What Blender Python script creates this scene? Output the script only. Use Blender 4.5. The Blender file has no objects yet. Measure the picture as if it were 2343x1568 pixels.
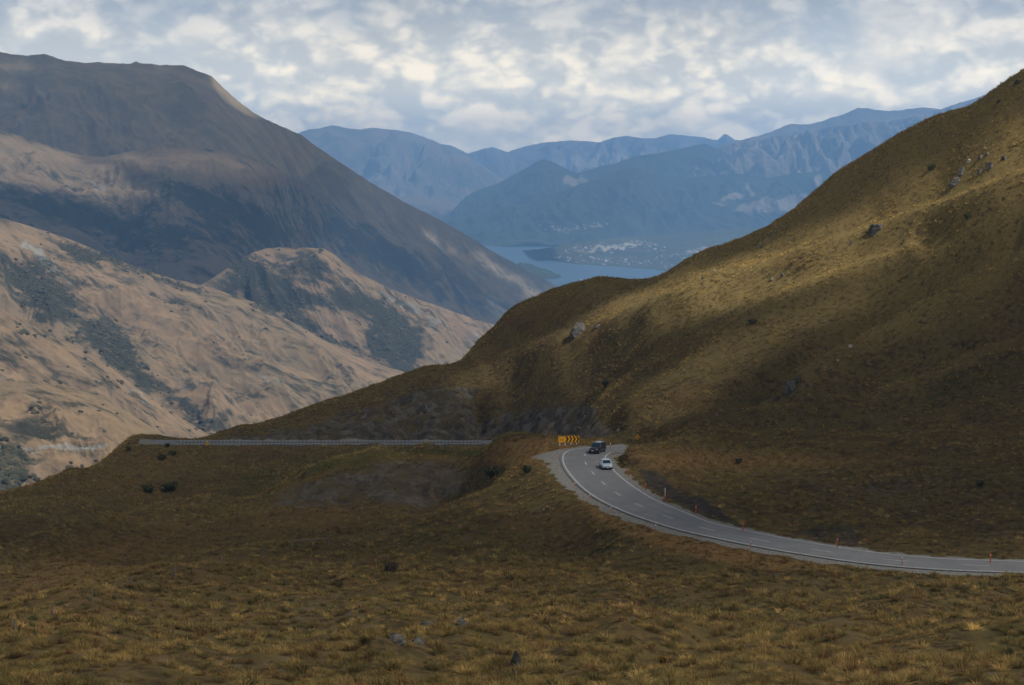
import bpy, bmesh, math, random
import numpy as np
from mathutils import Vector, Matrix

random.seed(7)
RNG = np.random.default_rng(7)
sc = bpy.context.scene
COL = sc.collection
R = math.radians

# ------------------------------------------------------------------ survey
# Bearings measured on the photograph (2342 x 1568 frame) are turned into
# places in metres: x to the right, y ahead, z up, the lens at the origin.
F, CU, CV = 4370.0, 1171.0, 784.0
PITCH = math.atan((784 - 390) / F)
CP, SP = math.cos(PITCH), math.sin(PITCH)


def ray_ke(u, v):
    a = (np.asarray(u, float) - CU) / F
    b = (CV - np.asarray(v, float)) / F
    ry = CP + b * SP
    return a / ry, (-SP + b * CP) / ry


def unproj(u, v, d):
    k, e = ray_ke(u, v)
    d = np.asarray(d, float)
    return k * d, d + 0 * k, e * d


def proj(X, Y, Z):
    dep = np.maximum(Y * CP - Z * SP, 1e-3)
    return CU + F * X / dep, CV - F * (Y * SP + Z * CP) / dep


def pt(u, v, d):
    x, y, z = unproj(u, v, d)
    return Vector((float(x), float(y), float(z)))


# ------------------------------------------------------------------ noise
_P = np.random.default_rng(3).permutation(256)
_P = np.concatenate([_P, _P, _P])
_G = np.array([(math.cos(t), math.sin(t)) for t in np.linspace(0, 2 * math.pi, 256, endpoint=False)])


def perlin(x, y, seed=0):
    x = np.asarray(x, float) + seed * 17.31
    y = np.asarray(y, float) + seed * 9.77
    xi = np.floor(x).astype(np.int64); yi = np.floor(y).astype(np.int64)
    xf = x - xi; yf = y - yi
    xi &= 255; yi &= 255
    u = xf * xf * xf * (xf * (xf * 6 - 15) + 10); w = yf * yf * yf * (yf * (yf * 6 - 15) + 10)

    def g(ix, iy, fx, fy):
        q = _G[_P[_P[ix & 255] + (iy & 255)]]
        return q[..., 0] * fx + q[..., 1] * fy
    n00 = g(xi, yi, xf, yf); n10 = g(xi + 1, yi, xf - 1, yf)
    n01 = g(xi, yi + 1, xf, yf - 1); n11 = g(xi + 1, yi + 1, xf - 1, yf - 1)
    a = n00 + u * (n10 - n00); b = n01 + u * (n11 - n01)
    return (a + w * (b - a)) * 1.5


def fbm(x, y, octv=4, gain=0.5, seed=0):
    s = 0; a = 1.0; f = 1.0
    for o in range(octv):
        s = s + a * perlin(x * f, y * f, seed + o * 3); a *= gain; f *= 2.03
    return s


def ridged(x, y, octv=4, gain=0.5, seed=0):
    s = 0; a = 1.0; f = 1.0
    for o in range(octv):
        s = s + a * (1 - np.abs(perlin(x * f, y * f, seed + o * 3)) * 2); a *= gain; f *= 2.03
    return s


def sstep(a, b, x):
    t = np.clip((np.asarray(x, float) - a) / (b - a), 0, 1)
    return t * t * (3 - 2 * t)


def seg_dist(u, v, P):
    """distance of points to an open polyline"""
    best = np.full(np.shape(u), 1e9)
    for (x0, y0), (x1, y1) in zip(P[:-1], P[1:]):
        dx, dy = x1 - x0, y1 - y0
        L = dx * dx + dy * dy + 1e-9
        t = np.clip(((u - x0) * dx + (v - y0) * dy) / L, 0, 1)
        best = np.minimum(best, np.hypot(u - x0 - t * dx, v - y0 - t * dy))
    return best


def inside(u, v, P):
    c = np.zeros(np.shape(u), bool)
    j = len(P) - 1
    for i in range(len(P)):
        xi, yi = P[i]; xj, yj = P[j]
        if yi != yj:
            c ^= ((yi > v) != (yj > v)) & (u < (xj - xi) * (v - yi) / (yj - yi) + xi)
        j = i
    return c


def poly_mask(u, v, P, soft=10.0, grow=0.0):
    d = seg_dist(u, v, P + P[:1])
    return sstep(-soft, soft, np.where(inside(u, v, P), d, -d) + grow)


def blobs(u, v, L):
    m = np.zeros(np.shape(u))
    for (bu, bv, ru, rv, ang, w) in L:
        c, s = math.cos(R(ang)), math.sin(R(ang))
        du, dv = u - bu, v - bv
        m += w * np.exp(-((du * c + dv * s) / ru) ** 2 - ((-du * s + dv * c) / rv) ** 2)
    return m


# ------------------------------------------------------------------ scene tools
def tag(o, label=None, cat=None, group=None, kind=None):
    if label: o['label'] = label
    if cat: o['category'] = cat
    if group: o['group'] = group
    if kind: o['kind'] = kind
    return o


def thing(name, label, cat, loc=(0, 0, 0), rz=0.0, group=None):
    o = bpy.data.objects.new(name, None)
    o.empty_display_size = 0.3
    o.location = loc; o.rotation_euler = (0, 0, rz)
    COL.objects.link(o)
    return tag(o, label, cat, group)


def link(name, me, mat=None, parent=None, loc=None):
    o = bpy.data.objects.new(name, me)
    if mat is not None and not me.materials: me.materials.append(mat)
    if parent is not None: o.parent = parent
    if loc is not None: o.location = loc
    COL.objects.link(o)
    return o


def np_mesh(name, V, Fq, smooth=True, attrs=None, tri=False):
    me = bpy.data.meshes.new(name)
    n, m = len(V), len(Fq)
    w = 3 if tri else 4
    me.vertices.add(n); me.loops.add(m * w); me.polygons.add(m)
    me.vertices.foreach_set('co', np.asarray(V, np.float32).ravel())
    me.loops.foreach_set('vertex_index', np.asarray(Fq, np.int32).ravel())
    me.polygons.foreach_set('loop_start', np.arange(0, m * w, w, dtype=np.int32))
    me.polygons.foreach_set('loop_total', np.full(m, w, np.int32))
    if smooth: me.polygons.foreach_set('use_smooth', np.ones(m, bool))
    me.update(calc_edges=True)
    for k, a in (attrs or {}).items():
        if np.ndim(a) == 2:
            at = me.attributes.new(k, 'FLOAT_COLOR', 'POINT')
            at.data.foreach_set('color', np.asarray(a, np.float32).ravel())
        else:
            at = me.attributes.new(k, 'FLOAT', 'POINT')
            at.data.foreach_set('value', np.asarray(a, np.float32).ravel())
    return me


def grid_faces(nr, nc, flip=False):
    i = np.arange(nr * nc).reshape(nr, nc)
    f = np.stack([i[:-1, :-1], i[:-1, 1:], i[1:, 1:], i[1:, :-1]], -1).reshape(-1, 4)
    return f[:, ::-1] if flip else f


def bm_obj(name, bm, mat, parent=None, smooth=False):
    me = bpy.data.meshes.new(name)
    bmesh.ops.recalc_face_normals(bm, faces=bm.faces)
    bm.to_mesh(me); bm.free()
    if smooth:
        for p in me.polygons: p.use_smooth = True
    return link(name, me, mat, parent)


def bx(bm, c, s, rot=None, bevel=0.0):
    g = bmesh.ops.create_cube(bm, size=1.0)
    M = Matrix.Translation(Vector(c)) @ (rot.to_4x4() if rot else Matrix()) @ Matrix.Diagonal((*s, 1))
    bmesh.ops.transform(bm, matrix=M, verts=g['verts'])
    if bevel:
        es = list({e for v in g['verts'] for e in v.link_edges})
        bmesh.ops.bevel(bm, geom=es, offset=bevel, segments=2, affect='EDGES', profile=0.5)


def cyl(bm, p0, p1, r0, r1=None, n=10):
    p0, p1 = Vector(p0), Vector(p1)
    d = p1 - p0
    g = bmesh.ops.create_cone(bm, cap_ends=True, segments=n, radius1=r0, radius2=r0 if r1 is None else r1, depth=d.length)
    q = d.to_track_quat('Z', 'Y').to_matrix().to_4x4()
    bmesh.ops.transform(bm, matrix=Matrix.Translation((p0 + p1) / 2) @ q, verts=g['verts'])


# ------------------------------------------------------------------ material tools
class NT:
    def __init__(s, tree): s.t = tree

    def n(s, typ, ins=None, **kw):
        nd = s.t.nodes.new(typ)
        for k, v in kw.items(): setattr(nd, k, v)
        for k, v in (ins or {}).items():
            sock = nd.inputs[k]
            if isinstance(v, bpy.types.NodeSocket): s.t.links.new(v, sock)
            else: sock.default_value = v
        return nd

    def math(s, op, a, b=0.0, c=None, clamp=False):
        ins = {0: a, 1: b}
        if c is not None: ins[2] = c
        return s.n('ShaderNodeMath', ins, operation=op, use_clamp=clamp).outputs[0]

    def noise(s, vec, scale, detail=4, rough=0.55, dist=0.0):
        return s.n('ShaderNodeTexNoise', {'Vector': vec, 'Scale': scale, 'Detail': detail, 'Roughness': rough, 'Distortion': dist}).outputs['Fac']

    def mix(s, f, a, b, blend='MIX'):
        nd = s.n('ShaderNodeMix', data_type='RGBA', blend_type=blend)
        for k, v in (('Factor_Float', f), ('A_Color', a), ('B_Color', b)):
            sock = next(i for i in nd.inputs if i.identifier == k)
            if isinstance(v, bpy.types.NodeSocket): s.t.links.new(v, sock)
            elif k == 'Factor_Float': sock.default_value = v
            else: sock.default_value = (*v, 1) if len(v) == 3 else v
        return next(o for o in nd.outputs if o.identifier == 'Result_Color')

    def step(s, x, lo, hi):
        return s.n('ShaderNodeMapRange', {0: x, 1: lo, 2: hi, 3: 0.0, 4: 1.0}, interpolation_type='SMOOTHSTEP').outputs[0]

    def attr(s, name, out='Fac'):
        return s.n('ShaderNodeAttribute', attribute_name=name).outputs[out]

    def mapping(s, vec, rot=(0, 0, 0), scale=(1, 1, 1)):
        return s.n('ShaderNodeMapping', {'Vector': vec, 'Rotation': rot, 'Scale': scale}).outputs[0]


def new_mat(name):
    m = bpy.data.materials.new(name); m.use_nodes = True
    m.node_tree.nodes.clear()
    return m, NT(m.node_tree)


def finish(nt, shader):
    o = nt.n('ShaderNodeOutputMaterial')
    nt.t.links.new(shader, o.inputs['Surface'])


def simple(name, col, rough=0.7, metal=0.0, var=0.12, scale=3.0, spec=0.3, coat=0.0):
    m, t = new_mat(name)
    tc = t.n('ShaderNodeTexCoord').outputs['Object']
    n = t.noise(tc, scale, 5)
    c2 = tuple(max(0, c * (1 - 2.2 * var)) for c in col)
    f = t.step(n, 0.35, 0.7)
    c = t.mix(f, c2, col)
    b = t.n('ShaderNodeBsdfPrincipled', {'Base Color': c, 'Roughness': rough, 'Metallic': metal, 'Specular IOR Level': spec, 'Coat Weight': coat})
    finish(t, b.outputs[0])
    return m


def hill_mat(name, grass_a, grass_b, scrub, rock, size, rot=(0, 0, 0), stretch=(1, 1, 1), scrub_bias=0.0, rock_bias=0.0, bump=0.5, green=(0.09, 0.095, 0.04)):
    """parched hill grass with scrub and scree; size = metres of the largest patches"""
    m, t = new_mat(name)
    pos = t.n('ShaderNodeNewGeometry').outputs['Position']
    mp = t.n('ShaderNodeMapping', {'Vector': pos, 'Rotation': (0, 0.5, rot[2] * 0.5), 'Scale': (size * 1.9, size * 1.1, size * 0.75)}, vector_type='TEXTURE')
    p = mp.outputs[0]
    n1 = t.noise(p, 1.0, 10, 0.62, 0.3)
    n2 = t.noise(p, 3.1, 8, 0.62)
    n3 = t.noise(p, 10.0, 8, 0.68)
    n4 = t.noise(p, 0.35, 4, 0.5)
    g = t.mix(t.step(n2, 0.36, 0.62), grass_a, grass_b)
    g = t.mix(t.math('MULTIPLY', t.step(n3, 0.42, 0.62), 0.35), g, tuple(c * 0.55 for c in grass_a))
    g = t.mix(t.math('MULTIPLY', t.step(n4, 0.48, 0.66), 0.3), g, green)
    rk = t.math('ADD', t.math('MULTIPLY', t.attr('rock'), 0.34), t.math('MULTIPLY_ADD', n2, 0.5, t.math('MULTIPLY', n3, 0.5)))
    c = t.mix(t.step(rk, 0.72 - rock_bias, 0.83 - rock_bias), g, rock)
    mix = t.math('ADD', t.math('MULTIPLY', n1, 0.36), t.math('ADD', t.math('MULTIPLY', n2, 0.34), t.math('MULTIPLY', n3, 0.30)))
    s = t.math('ADD', t.math('MULTIPLY', t.attr('scrub'), 0.085), mix)
    sf = t.math('MULTIPLY', t.step(s, 0.545 - scrub_bias, 0.64 - scrub_bias), 0.92)
    sf = t.math('ADD', sf, t.math('MULTIPLY', t.math('SUBTRACT', 1.0, sf), t.math('MULTIPLY', t.math('MINIMUM', t.math('MAXIMUM', t.attr('scrub'), 0.0), 1.5), 0.22)))
    c = t.mix(sf, c, t.mix(t.step(n3, 0.35, 0.65), scrub, tuple(q * 1.5 + 0.004 for q in scrub)))
    bmp = t.n('ShaderNodeBump', {'Strength': bump, 'Distance': size * 0.12, 'Height': mix}).outputs[0]
    b = t.n('ShaderNodeBsdfDiffuse', {'Color': c, 'Roughness': 1.0, 'Normal': bmp})
    finish(t, b.outputs[0])
    return m
SUN_POWER = 5.0
EXPOSURE = 0.35
SKY_GAIN = 0.80
HAZE_COL = (0.25, 0.52, 1.0, 1)
HAZE_DENS = 7.7e-5
HORIZON = (5.0, 4.1, 2.75)
TUS_GAIN = 1.9
# ------------------------------------------------------------------ camera, sun, sky
cam = bpy.data.cameras.new('camera')
cam.sensor_width = 36.0
cam.lens = 36.0 * F / 2342.0
cam.clip_start = 0.5; cam.clip_end = 120000
camo = bpy.data.objects.new('camera', cam)
camo.rotation_euler = (math.pi / 2 - PITCH, 0, 0)
COL.objects.link(camo)
sc.camera = camo

SUN_AZ, SUN_EL = R(124), R(50)
S = Vector((math.sin(SUN_AZ) * math.cos(SUN_EL), math.cos(SUN_AZ) * math.cos(SUN_EL), math.sin(SUN_EL)))
sl = bpy.data.lights.new('sun', 'SUN')
sl.energy = SUN_POWER; sl.angle = R(0.45); sl.color = (1.0, 0.93, 0.82)
so = bpy.data.objects.new('sun', sl)
so.rotation_euler = S.to_track_quat('Z', 'Y').to_euler()
so.location = S * 2000
COL.objects.link(so)

w = bpy.data.worlds.new('World'); sc.world = w; w.use_nodes = True
w.node_tree.nodes.clear()
t = NT(w.node_tree)
sky = t.n('ShaderNodeTexSky', sky_type='NISHITA', sun_disc=False)
sky.sun_elevation = SUN_EL; sky.sun_rotation = SUN_AZ
sky.altitude = 900; sky.dust_density = 1.0
dirv = t.n('ShaderNodeTexCoord').outputs['Generated']
sep = t.n('ShaderNodeSeparateXYZ', {0: dirv})
pv = t.mapping(dirv, (0, 0, 0), (1.0, 1.0, 1.65))
big = t.noise(pv, 9.0, 3, 0.5)
def clump(vec):
    n_ = t.math('ADD', t.math('MULTIPLY', t.noise(vec, 20.0, 9, 0.66, 0.15), 0.72), t.math('MULTIPLY', t.noise(vec, 8.0, 3, 0.5), 0.28))
    bl = [t.math('ABSOLUTE', t.math('SUBTRACT', t.noise(vec, q, 1, 0.5, 0.3), 0.5)) for q in (17.0, 36.0, 78.0)]
    b_ = t.math('ADD', t.math('MULTIPLY', bl[0], 1.5), t.math('ADD', t.math('MULTIPLY', bl[1], 1.1), t.math('MULTIPLY', bl[2], 0.7)))
    return t.math('ADD', t.math('MULTIPLY', n_, 0.62), t.math('MULTIPLY_ADD', b_, 0.42, 0.065))


cl = clump(pv)
# the same cloud field a little nearer the sun: thickness towards the light
off = t.n('ShaderNodeVectorMath', {0: pv, 1: (0.008, 0.0, 0.014)}, operation='ADD').outputs[0]
cl2 = clump(off)
lit = t.step(t.math('SUBTRACT', cl, cl2), -0.085, 0.14)
fine = t.noise(pv, 62.0, 7, 0.66)
bright = t.math('ADD', t.math('MULTIPLY', lit, 0.52), t.math('ADD', t.math('MULTIPLY', t.step(cl, 0.36, 0.60), 0.56), t.math('MULTIPLY_ADD', fine, 0.55, -0.32)))
ramp = t.n('ShaderNodeValToRGB', {0: bright})
cr = ramp.color_ramp
cr.elements[0].position = 0.05; cr.elements[0].color = (0.39, 0.43, 0.485, 1)
cr.elements[1].position = 0.98; cr.elements[1].color = (0.76, 0.75, 0.715, 1)
e = cr.elements.new(0.38); e.color = (0.50, 0.53, 0.56, 1)
e = cr.elements.new(0.66); e.color = (0.62, 0.63, 0.625, 1)
darkm = t.step(big, 0.50, 0.68)
ccol = t.mix(t.math('MULTIPLY', darkm, 0.75), ramp.outputs[0], (0.36, 0.42, 0.51))
# the cloud bank brightens and yellows towards the horizon, where its far sunlit sides are seen
hz = t.step(sep.outputs[2], 0.105, 0.0)
ccol = t.mix(hz, ccol, t.mix(1.0, ccol, HORIZON, 'MULTIPLY'))
skyc = t.mix(1.0, sky.outputs[0], (0.10, 0.10, 0.10), 'MULTIPLY')
gap = t.step(t.math('ADD', cl, t.math('MULTIPLY', fine, 0.15)), 0.36, 0.30)
col = t.mix(t.math('MULTIPLY', gap, 0.55), ccol, skyc)
# overhead the cloud is thick and its underside dark
over = t.step(sep.outputs[2], 0.16, 0.45)
col = t.mix(over, col, t.mix(1.0, col, (0.27, 0.28, 0.30), 'MULTIPLY'))
bg = t.n('ShaderNodeBackground', {0: col, 1: SKY_GAIN})
ow = t.n('ShaderNodeOutputWorld')
t.t.links.new(bg.outputs[0], ow.inputs[0])

sc.view_settings.view_transform = 'Standard'
sc.view_settings.look = 'None'
sc.view_settings.exposure = EXPOSURE
sc.view_settings.gamma = 1.0
sc.view_settings.use_curve_mapping = False
cy = sc.cycles
cy.max_bounces = 6; cy.diffuse_bounces = 2; cy.glossy_bounces = 2; cy.transmission_bounces = 2
cy.transparent_max_bounces = 12; cy.volume_bounces = 0
cy.use_denoising = True
try: cy.denoiser = 'OPENIMAGEDENOISE'
except Exception: pass
cy.caustics_reflective = False; cy.caustics_refractive = False
cy.sample_clamp_indirect = 4.0
cy.volume_step_rate = 4.0

# ------------------------------------------------------------------ haze
def box_mesh(name, lo, hi):
    bm = bmesh.new()
    bx(bm, [(a + b) / 2 for a, b in zip(lo, hi)], [b - a for a, b in zip(lo, hi)])
    me = bpy.data.meshes.new(name); bm.to_mesh(me); bm.free()
    return me

m, t = new_mat('valley_haze')
pvz = t.n('ShaderNodeVolumePrincipled', {'Color': HAZE_COL, 'Density': HAZE_DENS, 'Anisotropy': 0.0})
o = t.n('ShaderNodeOutputMaterial')
t.t.links.new(pvz.outputs[0], o.inputs['Volume'])
hz_o = link('haze', box_mesh('haze', (-26000, -1200, -525), (26000, 27500, 700)), m)
tag(hz_o, kind='stuff')
hz_o.visible_shadow = True
# ------------------------------------------------------------------ near hillside: heights from surveyed points
CPTS = '''
0 1568 90;600 1568 92;1171 1568 93;1750 1568 90;2342 1568 86
0 1500 115;600 1490 120;1171 1480 122;1750 1470 124;2342 1450 126
0 1440 142;100 1405 158;200 1365 176;300 1340 190;500 1285 226;665 1255 250;755 1247 252
400 1400 162;600 1350 185;900 1350 186;1171 1340 190;1500 1350 186;1750 1360 178;2100 1370 165;2342 1375 160
700 1290 222;1000 1260 236;1171 1250 238;1400 1290 212;1600 1310 203;1800 1325 196;2342 1318 190
1000 1185 268;1171 1170 264;1270 1085 287;1200 1130 276;1350 1200 252;1090 1135 290
-300 1480 125;-700 1500 118;2700 1350 168;3200 1380 155;2700 1568 84;3300 1568 82;-400 1568 90;-900 1568 90
0 1405 195;0 1300 255;0 1200 325;0 1132 395;-300 1230 380;-300 1330 260;-800 1420 330;-800 1450 220
200 1338 232;500 1262 266;80 1385 205;350 1300 250;665 1235 285;850 1205 296
150 1081 438;150 1150 362;150 1230 298;300 1100 430;300 1200 340;480 1120 420;480 1200 335
600 1085 440;600 1132 402;520 1240 290
620 1137 378;700 1091 386;760 1066 390;850 1046 394;980 1038 394;1060 1043 388
850 1100 384;1000 1100 382;1000 1150 375;800 1157 374;700 1150 371;1000 1174 292;850 1170 302;700 1168 316;560 1190 322;850 1186 340;1000 1192 334;700 1180 345;1070 1110 372;1090 1160 330
860 1062 424;740 1074 428;980 1054 420;860 1036 456;740 1045 460;980 1030 456;640 1095 425
1180 1103 291;1180 1072 309;1180 1052 322
1180 1003 352;1240 1008 340;1120 1018 356;1320 1010 322
2342 1235 224;2342 1150 256;2342 1050 292;2342 960 320;2700 1200 215;2700 1000 290;3200 1150 205
1445 1064 284;1520 1092 282;1600 1130 266;1600 1080 290;1600 1004 318;1600 975 338;1500 1050 306
1800 1190 248;1800 1100 282;1800 1000 326;1800 956 346;2100 1205 238;2100 1100 276;2100 1000 316;2100 940 342
1438 1013 293;1500 1007 293;1560 1002 296;1440 1042 287;1520 1040 289
1450 1004 366;1440 985 380;1370 1000 392
470 1003 505;560 975 518;700 935 532;850 885 547;940 857 557;1050 830 567;1100 782 567;1175 722 562;1300 662 557
1240 690 560;1345 646 552;1500 636 542;1430 640 547;1560 602 537;1630 572 530;1700 547 522;1800 490 512;1850 450 506;1900 408 502;1960 372 492;2050 320 477
2150 284 462;2280 215 447;2342 183 442;2600 60 424;3000 -100 405;3400 -240 395
1100 1003 506;760 958 502;870 922 508;960 896 513;1045 887 516;1088 966 507;640 985 500;950 1008 499;1200 1000 484;1200 938 494;1290 930 474;1290 1000 462;1122 962 503;1108 915 516;1140 1000 497;1370 936 424
1300 900 483;1300 800 509;1300 720 532;1200 860 518;1200 780 543;1120 850 541;1250 870 497;1480 960 384;1480 850 425;1500 750 462;1500 680 506
1700 955 362;1700 850 390;1700 750 424;1700 650 462;2000 915 356;2000 800 384;2000 650 417;2000 500 447;1900 480 472
2342 900 336;2342 750 358;2342 600 382;2342 450 402;2342 300 422;2150 400 440;2700 700 350;3200 600 340;2700 400 390
'''
pts = []
for line in CPTS.strip().splitlines():
    for it in line.split(';'):
        a = [float(q) for q in it.split()]
        k, e = ray_ke(a[0], a[1])
        pts.append((float(k), math.log(a[2]), float(e)))


def add3(x, y, z): pts.append((x / y, math.log(y), z / y))


# behind the skylines the ground falls away
for (u, v, d) in [(-300, 1230, 380), (0, 1132, 395), (150, 1081, 438), (470, 1003, 505), (700, 935, 532), (940, 857, 557), (1100, 782, 567), (1300, 662, 557), (1500, 636, 542), (1700, 547, 522), (1900, 408, 502), (2050, 320, 477), (2280, 215, 447), (2700, 20, 420), (3300, -200, 398)]:
    k, e = ray_ke(u, v)
    for f_, de in ((1.14, 0.022), (1.4, 0.085), (2.2, 0.22)):
        pts.append((float(k), math.log(d * f_), float(e) - de))
# the lookout the picture is taken from: a fill slope just below the lens
for k in (-0.9, -0.6, -0.3, 0, 0.3, 0.6, 0.9):
    for (d, z) in ((3, -1.9), (8, -4.2), (18, -8.5), (36, -14.8), (60, -20.0)):
        pts.append((k, math.log(d), z / d))
# the lower road, level along the slope
FRZ = -69.4
for u in (300, 420, 540, 660, 780, 900, 1020, 1100):
    k, e = ray_ke(u, 1022)
    for d in (479, 489): add3(float(k) * d, d, FRZ)
for u in (540, 660, 780, 900, 1020):       # foot of the cut bank behind it
    k, e = ray_ke(u, 1012); add3(float(k) * 494, 494, FRZ + 0.6)
for u in (300, 380):
    k, e = ray_ke(u, 1022); add3(float(k) * 515, 515, FRZ - 4); add3(float(k) * 496, 496, FRZ + 0.1)

# --- the upper road from its two painted edge lines
LE = [(2900, 1322), (2600, 1311), (2342, 1302.5), (2150, 1298), (2063, 1293), (1937, 1281.6), (1795.7, 1260), (1689, 1239.5), (1633.4, 1227.5), (1562.5, 1212.4), (1521.2, 1202), (1479.9, 1188.6), (1438.5, 1174.2), (1407.6, 1160.7), (1376.6, 1146.3), (1347.6, 1127.7), (1324.9, 1109.1), (1306.3, 1088.4), (1293.9, 1071.9), (1285.7, 1057.4), (1281, 1045), (1284, 1036), (1296, 1030.2), (1314.6, 1026.8), (1345.6, 1024.8), (1380, 1024.2), (1440, 1023), (1478, 1021)]
RE = [(2900, 1308), (2600, 1298), (2342, 1291), (2220.7, 1286), (2043.6, 1271), (1915, 1252), (1813, 1236), (1700, 1214.5), (1633.4, 1198.9), (1593.5, 1184), (1562.5, 1170.5), (1521.2, 1154.5), (1490.2, 1140), (1463.3, 1123.5), (1438.5, 1107), (1417.9, 1090.5), (1400.3, 1074), (1388, 1061), (1380.7, 1052.3), (1376, 1046), (1376, 1042.5), (1383, 1038.6), (1397, 1035.4), (1420, 1032.6), (1466, 1029.5)]


def spline(P, n):
    P = np.array(P, float)
    s = np.concatenate([[0], np.cumsum(np.hypot(*np.diff(P, axis=0).T))])
    tt = np.linspace(0, s[-1], n)
    out = []
    for c in range(P.shape[1]):
        y = P[:, c]
        m_ = np.gradient(y, s)
        i = np.clip(np.searchsorted(s, tt) - 1, 0, len(s) - 2)
        h = s[i + 1] - s[i]; q = (tt - s[i]) / h
        out.append((2 * q**3 - 3 * q**2 + 1) * y[i] + (q**3 - 2 * q**2 + q) * h * m_[i] + (-2 * q**3 + 3 * q**2) * y[i + 1] + (q**3 - q**2) * h * m_[i + 1])
    return np.stack(out, 1)


def smooth1(a, n):
    for _ in range(n):
        a = a.copy(); a[1:-1] = 0.25 * a[:-2] + 0.5 * a[1:-1] + 0.25 * a[2:]
    return a


RZ = -44.5
Ls = spline(LE, 900); Rs = spline(RE, 900)


def flat(P, z):
    k, e = ray_ke(P[:, 0], P[:, 1])
    d = z / e
    return np.stack([k * d, d, np.full(len(d), z)], 1)


L3 = smooth1(flat(Ls, RZ), 60); R3 = smooth1(flat(Rs, RZ), 60)
# centre line: midpoints between the left edge and the nearest right edge, then an even width
i_near = np.argmin(((L3[:, None, :2] - R3[None, ::3, :2]) ** 2).sum(-1), 1) * 3
mid = smooth1((L3 + R3[i_near]) / 2, 80)
s_ = np.concatenate([[0], np.cumsum(np.linalg.norm(np.diff(mid, axis=0), axis=1))])
tt = np.linspace(0, s_[-1], 600)
MID = smooth1(np.stack([np.interp(tt, s_, mid[:, c]) for c in range(3)], 1), 12)
wid = np.linalg.norm(L3 - R3[i_near], axis=1)
WID = smooth1(np.interp(tt, s_, wid), 60)
TAN = np.gradient(MID, axis=0); TAN[:, 2] = 0
TAN /= np.linalg.norm(TAN, axis=1)[:, None]
NOR = np.stack([-TAN[:, 1], TAN[:, 0], 0 * TAN[:, 0]], 1)      # to the left of travel (away from us at the far end)
HALF = np.clip(WID / 2, 3.1, 4.2)
# lean of the bend: the outer (near) edge is the higher one
left_is = np.sign(((L3[i_near * 0 + np.arange(len(L3))] - mid) * np.stack([np.interp(s_, tt, NOR[:, c]) for c in range(3)], 1)).sum(1).mean())
for i in range(0, 600, 12):
    for o_ in (-HALF[i] - .8, HALF[i] + .8):
        p = MID[i] + NOR[i] * o_
        if p[1] > 100: add3(p[0], p[1], RZ)

pts = np.array(pts)
KS = 4.0


def tps_fit(P, vals, lam=2e-4):
    n = len(P)
    d = np.linalg.norm(P[:, None] - P[None], axis=-1)
    K = np.where(d > 0, d * d * np.log(d + 1e-12), 0) + lam * np.eye(n)
    Q = np.concatenate([np.ones((n, 1)), P], 1)
    A = np.block([[K, Q], [Q.T, np.zeros((3, 3))]])
    return np.linalg.solve(A, np.concatenate([vals, np.zeros(3)]))


TP = np.stack([pts[:, 0] * KS, pts[:, 1]], 1)
TW = tps_fit(TP, pts[:, 2])


def tps_eval(k, ld):
    q = np.stack([k.ravel() * KS, ld.ravel()], 1)
    out = np.empty(len(q))
    for i in range(0, len(q), 20000):
        c = q[i:i + 20000]
        d2 = ((c[:, None] - TP[None]) ** 2).sum(-1)
        out[i:i + 20000] = (0.5 * d2 * np.log(d2 + 1e-12)) @ TW[:-3] + TW[-3] + c @ TW[-2:]
    return out.reshape(k.shape)


kf = np.linspace(-0.30, 0.30, 561)
kc = 0.30 + np.cumsum(np.linspace(0.002, 0.03, 36))
KK = np.concatenate([-kc[::-1], kf, kc])
LD = np.concatenate([np.linspace(math.log(3), math.log(62), 60)[:-1], np.linspace(math.log(62), math.log(190), 210)[:-1], np.linspace(math.log(190), math.log(580), 330)[:-1], np.linspace(math.log(580), math.log(1250), 60)])
gk, gl = np.meshgrid(KK, LD)
gd = np.exp(gl)
NE = tps_eval(gk, gl)
NX, NY = gk * gd, gd.copy()
NZ = NE * gd

# --- spurs and gullies of the big slope, folds of the ground
U0, V0 = proj(NX, NY, NZ)
SPURS = [([(2342, 438), (1900, 592), (1640, 668), (1450, 745), (1300, 800), (1100, 862)], 2.6, 30),
         ([(2080, 600), (1830, 700), (1700, 765), (1560, 880), (1440, 962)], 2.4, 30),
         ([(2342, 640), (2100, 740), (1950, 815), (1830, 890)], 2.0, 32),
         ([(2342, 840), (2200, 870), (2050, 905), (1900, 948)], 1.8, 22),
         ([(2342, 530), (2080, 665), (1900, 790), (1640, 935)], -2.6, 26),
         ([(2342, 740), (2120, 830), (1960, 905)], -2.2, 26),
         ([(1800, 640), (1500, 790), (1330, 880)], -0.9, 28),
         ([(2342, 790), (2180, 822), (2020, 880)], 1.5, 14),
         ([(700, 1091), (850, 1044), (990, 1037)], 0.8, 10),
         ([(1480, 985), (1620, 962), (1800, 950), (2000, 948)], 0.9, 12),
         ([(0, 1290), (250, 1210), (480, 1165)], 1.5, 30), ([(0, 1240), (200, 1180), (420, 1130)], -1.2, 25)]
dz = np.zeros_like(NZ)
for P, h, wd in SPURS:
    on = (gd > 225) & (gd < 600)
    dd = seg_dist(U0 + 8 * fbm(U0 / 90, V0 / 90, 2, seed=71), V0 + 6 * fbm(U0 / 90, V0 / 90, 2, seed=73), P)
    dz += np.where(on, 1.5 * h * np.exp(-(dd / wd) ** 2), 0)
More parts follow.
